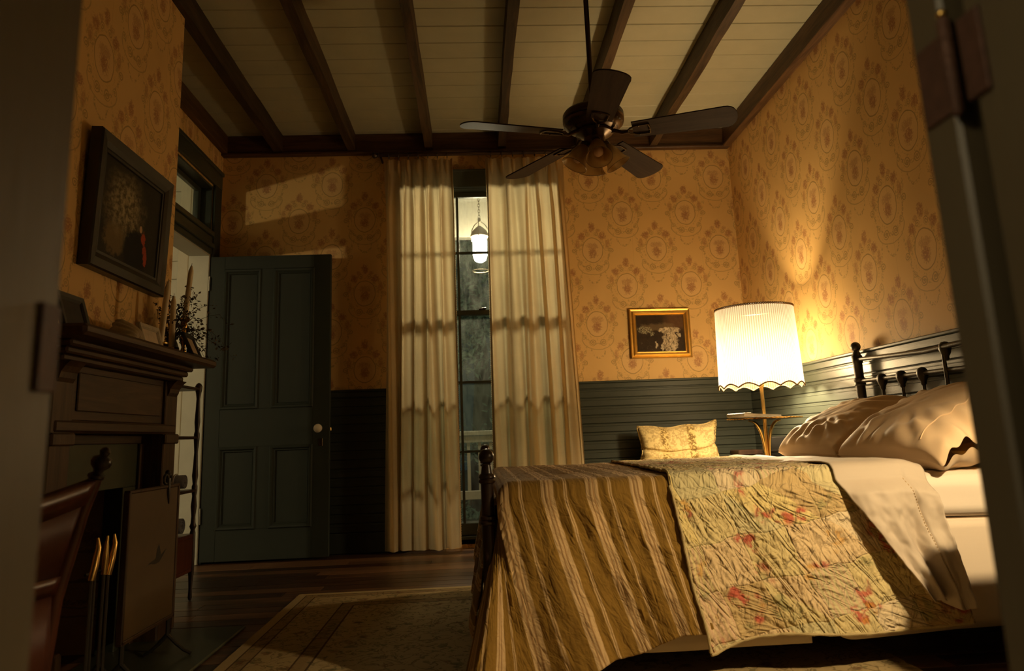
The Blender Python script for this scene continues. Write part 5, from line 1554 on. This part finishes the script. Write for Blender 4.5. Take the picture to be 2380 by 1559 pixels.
# candles
def candle(x_, y_, zb, zt, label, holder, lean=0.0):
    t = thing('candlestick', label, 'candlestick', (x_, y_, MT), 'candles on the mantel')
    if holder == 'tall':
        pr = [(0.030, 0.0), (0.030, 0.006), (0.018, 0.014), (0.009, 0.024), (0.012, 0.040), (0.008, 0.055), (0.015, 0.080), (0.017, 0.092), (0.009, 0.112), (0.008, 0.135), (0.014, 0.150), (0.010, 0.162), (0.024, 0.176), (0.024, 0.181), (0.012, 0.183)]
    else:
        pr = [(0.022, 0.0), (0.022, 0.004), (0.008, 0.012), (0.007, 0.026), (0.030, 0.036), (0.031, 0.041), (0.012, 0.042)]
    h = pr[-1][1]
    sub(MB().lathe(pr, (x_, y_, MT), 18), 'holder', 'brass', t)
    n = 10; pts = [(x_ + lean*0.3*q, y_ + lean*q*(zt - zb), MT + h - 0.006 + (zt - MT - h)*q) for q in np.linspace(0, 1, n)]
    rs = [0.0125 - 0.0015*q for q in np.linspace(0, 1, n)]; rs[-1] = 0.004
    pts.insert(-1, tuple(np.array(pts[-1])*0.12 + np.array(pts[-2])*0.88)); rs.insert(-1, 0.0105)
    cnd = sub(MB().tube(pts, rs, 12), 'candle', 'wax', t)
    e = pts[-1]; sub(MB().tube([e, (e[0], e[1] + 0.001, e[2] + 0.012)], 0.001, 5), 'wick', 'black', cnd)
candle(-1.275, 3.268, 1.30, 1.548, 'tallest cream candle in a brass candlestick on the mantel end', 'tall', 0.05)
candle(-1.285, 3.165, 1.16, 1.388, 'middle cream candle with a pointed tip on the mantel', 'low')
candle(-1.265, 3.005, 1.15, 1.420, 'leftmost tapering cream candle on the mantel', 'low', 0.05)
# dried flowers in a small dark vase
dfv = thing('dried_bouquet', 'dried brown twigs and leaves in a vase on the mantel end', 'dried flowers', (-1.30, 3.250, MT))
vx, vy = -1.335, 3.285
sub(MB().lathe([(0.022, 0), (0.030, 0.02), (0.034, 0.05), (0.024, 0.08), (0.020, 0.09), (0.026, 0.10)], (vx, vy, MT), 16), 'vase', 'black_frame', dfv)
rs = np.random.RandomState(21)
for k in range(52):
    az = rs.uniform(-0.9, 2.4) if k < 22 else rs.uniform(0, 2*PI)
    el_ = rs.uniform(-0.35, 1.25); ln_ = rs.uniform(0.14, 0.30)
    d = Vector((math.cos(az)*math.cos(el_), math.sin(az)*math.cos(el_)*0.55, math.sin(el_)))
    p0 = Vector((vx, vy, MT + 0.095)); pts = []
    for q in np.linspace(0, 1, 7):
        pp_ = p0 + Vector((0, 0, 1))*0.05*min(1, q*3) + d*ln_*q - Vector((0, 0, 0.10))*q*q*rs.uniform(0.5, 1.1)
        pts.append(tuple(pp_))
    if min(p[2] for p in pts) < MT + 0.004: pts = [(a, b, max(c, MT + 0.006)) for a, b, c in pts]
    pts = [(max(a, BX + 0.02), b, c) for a, b, c in pts]
    s = sub(MB().tube(pts, [0.0016 - 0.001*q for q in np.linspace(0, 1, 7)], 5), 'twig', 'dried_stem', dfv)
    lm = MB()
    for j in range(2, 7):
        for r_ in range(5):
            c_ = np.array(pts[j]) + rs.randn(3)*0.006
            a = rs.randn(3); a /= np.linalg.norm(a); b = np.cross(a, rs.randn(3)); b /= np.linalg.norm(b)
            l_ = rs.uniform(0.008, 0.022); w_ = l_*rs.uniform(0.12, 0.35)
            c_[0] = max(c_[0], BX + 0.03)
            lm._add([c_, c_ + a*l_*0.5 + b*w_, c_ + a*l_, c_ + a*l_*0.5 - b*w_], [(0, 1, 2, 3)])
    sub(lm, 'leaves', 'dried_leaf', s)
# small frames and ornaments on the shelf
def stand_frame(name, label, y0, y1, h, x_, tilt, fm, pm, bw, rot=0.0, cat='picture frame'):
    t = thing(name, label, cat, (x_, (y0 + y1)/2, MT))
    w = y1 - y0
    m = frame_rect(MB(), -w/2, w/2, 0, h, [(0, -0.012), (0, 0.0), (0.003, 0.004), (bw*0.7, 0.003), (bw, -0.003)], 'y', 0)
    m._add([(-0.012, -w/2, 0), (-0.012, w/2, 0), (-0.012, w/2, h), (-0.012, -w/2, h)], [(0, 1, 2, 3)])
    f = m.build('frame', fm); f.parent = t
    p_ = MB()._add([(-0.004, -w/2+bw, bw), (-0.004, w/2-bw, bw), (-0.004, w/2-bw, h-bw), (-0.004, -w/2+bw, h-bw)], [(0, 1, 2, 3)]).build('picture', pm); p_.parent = t
    lg = MB().tube([(-0.012, 0, h*0.62), (-0.012 - h*0.28, 0, h*0.14)], 0.004, 6).build('easel_leg', fm); lg.parent = t
    t.rotation_euler = (0, -tilt, rot)
    return t
stand_frame('picture_frame', 'black framed portrait leaning at the near end of the mantel', 2.335, 2.500, 0.135, -1.275, 0.30, 'black_frame', 'photo_dark', 0.026, 0.0)
bk2 = thing('standing_board', 'red brown board standing on the mantel beside the black portrait', 'board', (-1.33, 2.28, MT))
bb_ = MB().box(-0.006, 0.006, -0.05, 0.05, 0.0, 0.20, 0.002).build('board', 'wood_red'); bb_.parent = bk2; bk2.rotation_euler = (0, -0.22, -0.05)
stand_frame('picture_frame', 'ornate silver picture frame standing mid mantel', 2.800, 2.975, 0.100, -1.235, 0.28, 'silver_frame', 'photo_pale', 0.022)
stand_frame('picture_frame', 'small dark frame with a pale photograph at the mantel end', 3.120, 3.275, 0.112, -1.185, 0.42, 'black_frame', 'photo_pale', 0.020, 0.12)
shl = thing('shell', 'fan shaped scallop shell ornament left of the silver frame', 'shell', (-1.245, 2.700, MT))
n1_, n2_ = 41, 14
Wq, Tq = np.meshgrid(np.linspace(0.08*PI, 0.92*PI, n1_), np.linspace(0.06, 1, n2_), indexing='ij')
rr_ = Tq*(0.078 + 0.004*np.abs(np.sin(Wq*9)))
Xs = 0.020 - 0.055*Tq**1.6 + 0.004*np.sin(Wq*18)*Tq + 0.03*np.sin(PI*Tq)
m = MB(); m.grid(np.stack([Xs, rr_*np.cos(Wq), 0.006 + rr_*np.sin(Wq)], -1)); o = m.build('scallop', 'shell'); o.parent = shl; solid(o, 0.003)
m = MB().box(-0.02, 0.03, -0.02, 0.02, 0.0, 0.012, 0.004).build('foot', 'shell'); m.parent = shl

# fire screen
fs = thing('fire_screen', 'tan panel fire screen painted with a bird before the fireplace', 'fire screen', (-1.135, 2.71, 0.012))
sub(MB().box(-1.142, -1.128, 2.520, 2.905, 0.150, 0.603, 0.004), 'panel', 'tan_board', fs)
eg = MB()
for y0, y1, z0, z1 in ((2.508, 2.522, 0.145, 0.605), (2.903, 2.918, 0.10, 0.610), (2.51, 2.915, 0.140, 0.152), (2.51, 2.915, 0.601, 0.611)): eg.box(-1.145, -1.125, y0, y1, z0, z1, 0.002)
sub(eg, 'edge_frame', 'wood_mantel_z', fs)
bd = MB()
bd._add([(-1.1275, y_, z_) for y_, z_ in ((2.655, 0.352), (2.700, 0.362), (2.738, 0.368), (2.742, 0.392), (2.758, 0.418), (2.772, 0.392), (2.780, 0.375), (2.830, 0.392), (2.790, 0.366), (2.768, 0.352), (2.735, 0.350), (2.700, 0.356))], [tuple(range(12))])
sub(bd, 'painted_bird', 'black_frame', fs)['label'] = 'small dark flying bird'
for y_ in (2.535, 2.890):
    sub(MB().tube([(-1.135, y_, 0.150), (-1.135, y_, 0.085), (-1.105, y_, 0.055), (-1.075, y_ , 0.030), (-1.050, y_, 0.018)], [0.008, 0.008, 0.007, 0.006, 0.006], 8), 'foot', 'iron', fs)
    sub(MB().tube([(-1.135, y_, 0.085), (-1.165, y_, 0.055), (-1.195, y_, 0.030), (-1.215, y_, 0.018)], [0.008, 0.007, 0.006, 0.006], 8), 'foot', 'iron', fs)
orn = MB(); orn.torus((-1.132, 2.800, 0.632), 0.016, 0.005, 14, 6, Matrix.Rotation(PI/2, 3, 'Y')); orn.torus((-1.132, 2.832, 0.632), 0.016, 0.005, 14, 6, Matrix.Rotation(PI/2, 3, 'Y'))
orn.tube([(-1.130, 2.816, 0.634), (-1.126, 2.812, 0.585), (-1.126, 2.822, 0.545)], [0.009, 0.007, 0.002], 8); orn.sphere((-1.132, 2.816, 0.655), 0.010, 10, 8)
sub(orn, 'bow_ornament', 'iron', fs)

# fire tools on a stand
ft = thing('fire_tools', 'black fireplace tool stand with brass handled tools', 'fire tools', (-1.11, 2.28, 0.012))
tx_, ty_ = -1.11, 2.28
sub(MB().lathe([(0.075, 0.012), (0.075, 0.022), (0.05, 0.03), (0.012, 0.05)], (tx_, ty_, 0), 20), 'base', 'iron', ft)
sub(MB().tube([(tx_, ty_, 0.03), (tx_, ty_, 0.47)], 0.006, 8), 'pole', 'iron', ft)
sub(MB().tube([(tx_, ty_ - 0.05, 0.40), (tx_, ty_ + 0.05, 0.40)], 0.004, 6), 'hanger', 'iron', ft)
for k, (dx_, dyy) in enumerate(((0.018, -0.052), (0.020, 0.040), (0.0, 0.055), (0.018, 0.018))):
    tl_ = sub(MB().tube([(tx_ + dx_, ty_ + dyy, 0.40), (tx_ + dx_, ty_ + dyy, 0.10)], 0.0042, 6), 'tool_shaft', 'iron', ft)
    if k < 2:
        sub(MB().tube([(tx_ + dx_, ty_ + dyy, 0.385), (tx_ + dx_ + 0.004, ty_ + dyy + 0.010, 0.43), (tx_ + dx_ + 0.002, ty_ + dyy + 0.026, 0.47), (tx_ + dx_, ty_ + dyy + 0.024, 0.497)], [0.009, 0.010, 0.0075, 0.003], 10), 'brass_handle', 'brass', tl_)
    if k == 2:
        sub(MB().lathe([(0.008, 0.40), (0.015, 0.425), (0.016, 0.45), (0.008, 0.475), (0.0, 0.48)], (tx_ + dx_, ty_ + dyy, 0), 12), 'knob', 'bronze', tl_)
    if k == 3:
        sub(MB().tube([(tx_ + dx_, ty_ + dyy, 0.39), (tx_ + dx_, ty_ + dyy + 0.004, 0.44), (tx_ + dx_, ty_ + dyy + 0.010, 0.496)], [0.008, 0.009, 0.003], 10), 'brass_handle', 'brass', tl_)
    if k == 0: sub(MB().box(tx_ + dx_ - 0.028, tx_ + dx_ + 0.028, ty_ + dyy - 0.004, ty_ + dyy + 0.004, 0.06, 0.13, 0.003), 'shovel_blade', 'iron', tl_)
    if k == 2: sub(MB().lathe([(0.006, 0.14), (0.022, 0.12), (0.030, 0.06), (0.0, 0.058)], (tx_ + dx_, ty_ + dyy, 0), 12), 'brush', 'soot', tl_)

# ================================================================== WOODEN CHAIR BY THE HEARTH
cc = thing('wooden_chair', 'red brown wooden chair with turned finials facing the fireplace', 'chair', (-1.05, 1.62, 0))
def Cc(mb, name, mat='wood_red'): return sub(mb, name, mat, cc)
def stile(y_, mirror):
    pts = [(-1.045, y_, 0.0), (-1.035, y_, 0.20), (-1.015, y_, 0.40), (-0.965, y_, 0.60), (-0.937, y_, 0.675)]
    s = Cc(MB().tube(pts, [0.015, 0.019, 0.020, 0.018, 0.016], 12), 'stile')
    ax = Matrix.Rotation(0.30, 3, 'Y')
    sub(MB().lathe([(0.014, 0.0), (0.020, 0.006), (0.020, 0.012), (0.011, 0.018), (0.012, 0.024), (0.022, 0.034), (0.025, 0.044), (0.021, 0.054), (0.010, 0.060), (0.011, 0.064), (0.013, 0.070), (0.008, 0.078), (0.0, 0.081)], (-0.9385, y_, 0.672), 18, ax), 'finial', 'wood_post', s)
stile(1.90, 0); stile(1.36, 1)
def back_pts(z, y_):
    x_ = np.interp(z, [0.40, 0.60, 0.675], [-1.015, -0.965, -0.937]); return x_
ys = np.linspace(1.37, 1.89, 24); 
def slab_between(z0f, z1f, name, mat, th=0.012):
    A0 = np.zeros((24, 2, 3))
    for i, y_ in enumerate(ys):
        for j, zf in enumerate((z0f, z1f)):
            z_ = zf(y_); bow = -0.025*math.sin(PI*(y_ - 1.37)/0.52)
            A0[i, j] = (back_pts(z_, y_) + bow, y_, z_)
    m = MB(); m.grid(A0); return solid(Cc(m, name, mat), th)
arch = lambda y_: -0.035*math.sin(PI*(y_ - 1.37)/0.52)
slab_between(lambda y_: 0.618 + arch(y_), lambda y_: 0.672 + arch(y_), 'crest_rail', 'wood_red', 0.022)
slab_between(lambda y_: 0.455, lambda y_: 0.620 + arch(y_), 'back_panel', 'red_leather', 0.010)
slab_between(lambda y_: 0.415, lambda y_: 0.455, 'lower_rail', 'wood_red', 0.020)
slab_between(lambda y_: 0.16, lambda y_: 0.415, 'skirt_panel', 'red_leather', 0.008)
Cc(rounded_slab(-1.40, -1.02, 1.37, 1.89, 0.385, 0.435, 0.018, 14, 14, 6), 'seat', 'red_leather')
for y_ in (1.40, 1.86): Cc(MB().tube([(-1.37, y_, 0.0), (-1.37, y_, 0.39)], [0.013, 0.018], 10), 'front_leg')
for y_ in (1.40, 1.86): Cc(MB().tube([(-1.37, y_, 0.16), (-1.035, y_, 0.16)], 0.010, 8), 'stretcher')

# ================================================================== WHATNOT SHELF IN THE ALCOVE
wn_ = thing('whatnot_shelf', 'tall dark turned whatnot stand with shelves beside the open door', 'shelf', (-1.61, 3.77, 0))
def Wn(mb, name, mat='wood_dark'): return sub(mb, name, mat, wn_)
WXa, WXb, WYa, WYb = -1.775, -1.450, 3.585, 3.945
for x_ in (WXa, WXb):
    for y_ in (WYa, WYb):
        pr = [(0.006, 0.0), (0.010, 0.012), (0.0085, 0.05), (0.012, 0.115), (0.014, 0.125), (0.014, 0.320), (0.010, 0.335), (0.017, 0.352), (0.012, 0.366), (0.010, 0.400), (0.0145, 0.450), (0.010, 0.500), (0.014, 0.525), (0.014, 0.548), (0.010, 0.560), (0.015, 0.60), (0.0115, 0.65), (0.009, 0.72), (0.013, 0.77), (0.014, 0.785), (0.014, 0.81), (0.010, 0.825), (0.014, 0.87), (0.011, 0.93), (0.009, 0.99), (0.013, 1.02), (0.017, 1.035), (0.018, 1.055), (0.011, 1.068), (0.0, 1.074)]
        Wn(MB().lathe(pr, (x_, y_, 0), 14), 'post')
for z in (1.040, 0.792, 0.528): Wn(MB().box(WXa - 0.01, WXb + 0.010, WYa - 0.010, WYb + 0.010, z - 0.008, z + 0.006, 0.003), 'shelf_board')
dr = Wn(MB().box(WXa, WXb + 0.006, WYa, WYb + 0.004, 0.135, 0.318, 0.004), 'drawer_case', 'wood_red')
sub(MB().box(WXb + 0.006, WXb + 0.014, WYa + 0.03, WYb - 0.03, 0.155, 0.300, 0.003), 'drawer_front', 'wood_red', dr)
def roll(name, c, r, label, mat):
    t = thing(name, label, 'towel', (c[0], c[1], c[2] - r), 'rolled towels on the whatnot')
    m = MB(); nn = 70; pts = []
    for i in range(nn):
        a = i/(nn-1)*2*PI*2.6; rr__ = r*(0.30 + 0.70*i/(nn-1)); pts.append((c[1] + rr__*math.cos(a), c[2] + rr__*math.sin(a)))
    A0 = np.array([[(c[0] - 0.13, a, b), (c[0] + 0.0, a, b), (c[0] + 0.13, a, b)] for a, b in pts]); m.grid(A0)
    solid(sub(m, 'roll', mat, t), 0.006)
    for dx_ in (0.055, 0.085):
        b = MB(); b.tube([(c[0] + dx_, c[1] + (r + 0.004)*math.cos(q), c[2] + (r + 0.004)*math.sin(q)) for q in np.linspace(0, 2*PI, 30)], 0.004, 6); sub(b, 'stripe', 'towel_stripe', t)
roll('rolled_towel', (-1.60, 3.87, 0.573), 0.036, 'dark rolled towel with pale stripes on the middle whatnot shelf', 'towel_blue')
roll('rolled_towel', (-1.60, 3.86, 0.361), 0.040, 'patterned rolled towel lying on the whatnot drawer case', 'towel_blue')
bkk = MB().box(-1.56, -1.47, 3.66, 3.69, 0.7995, 0.93, 0.003)
tag(bkk.build('book', 'wood_red'), 'upright dark red book on the upper whatnot shelf', 'book')

# ================================================================== RUG
rg = MB().box(RUG[0], RUG[1], RUG[2], RUG[3], 0.0, 0.011, 0.004)
ro = rg.build('rug', 'rug_pile'); tag(ro, 'faded floral oriental rug reaching under the bed', 'rug')
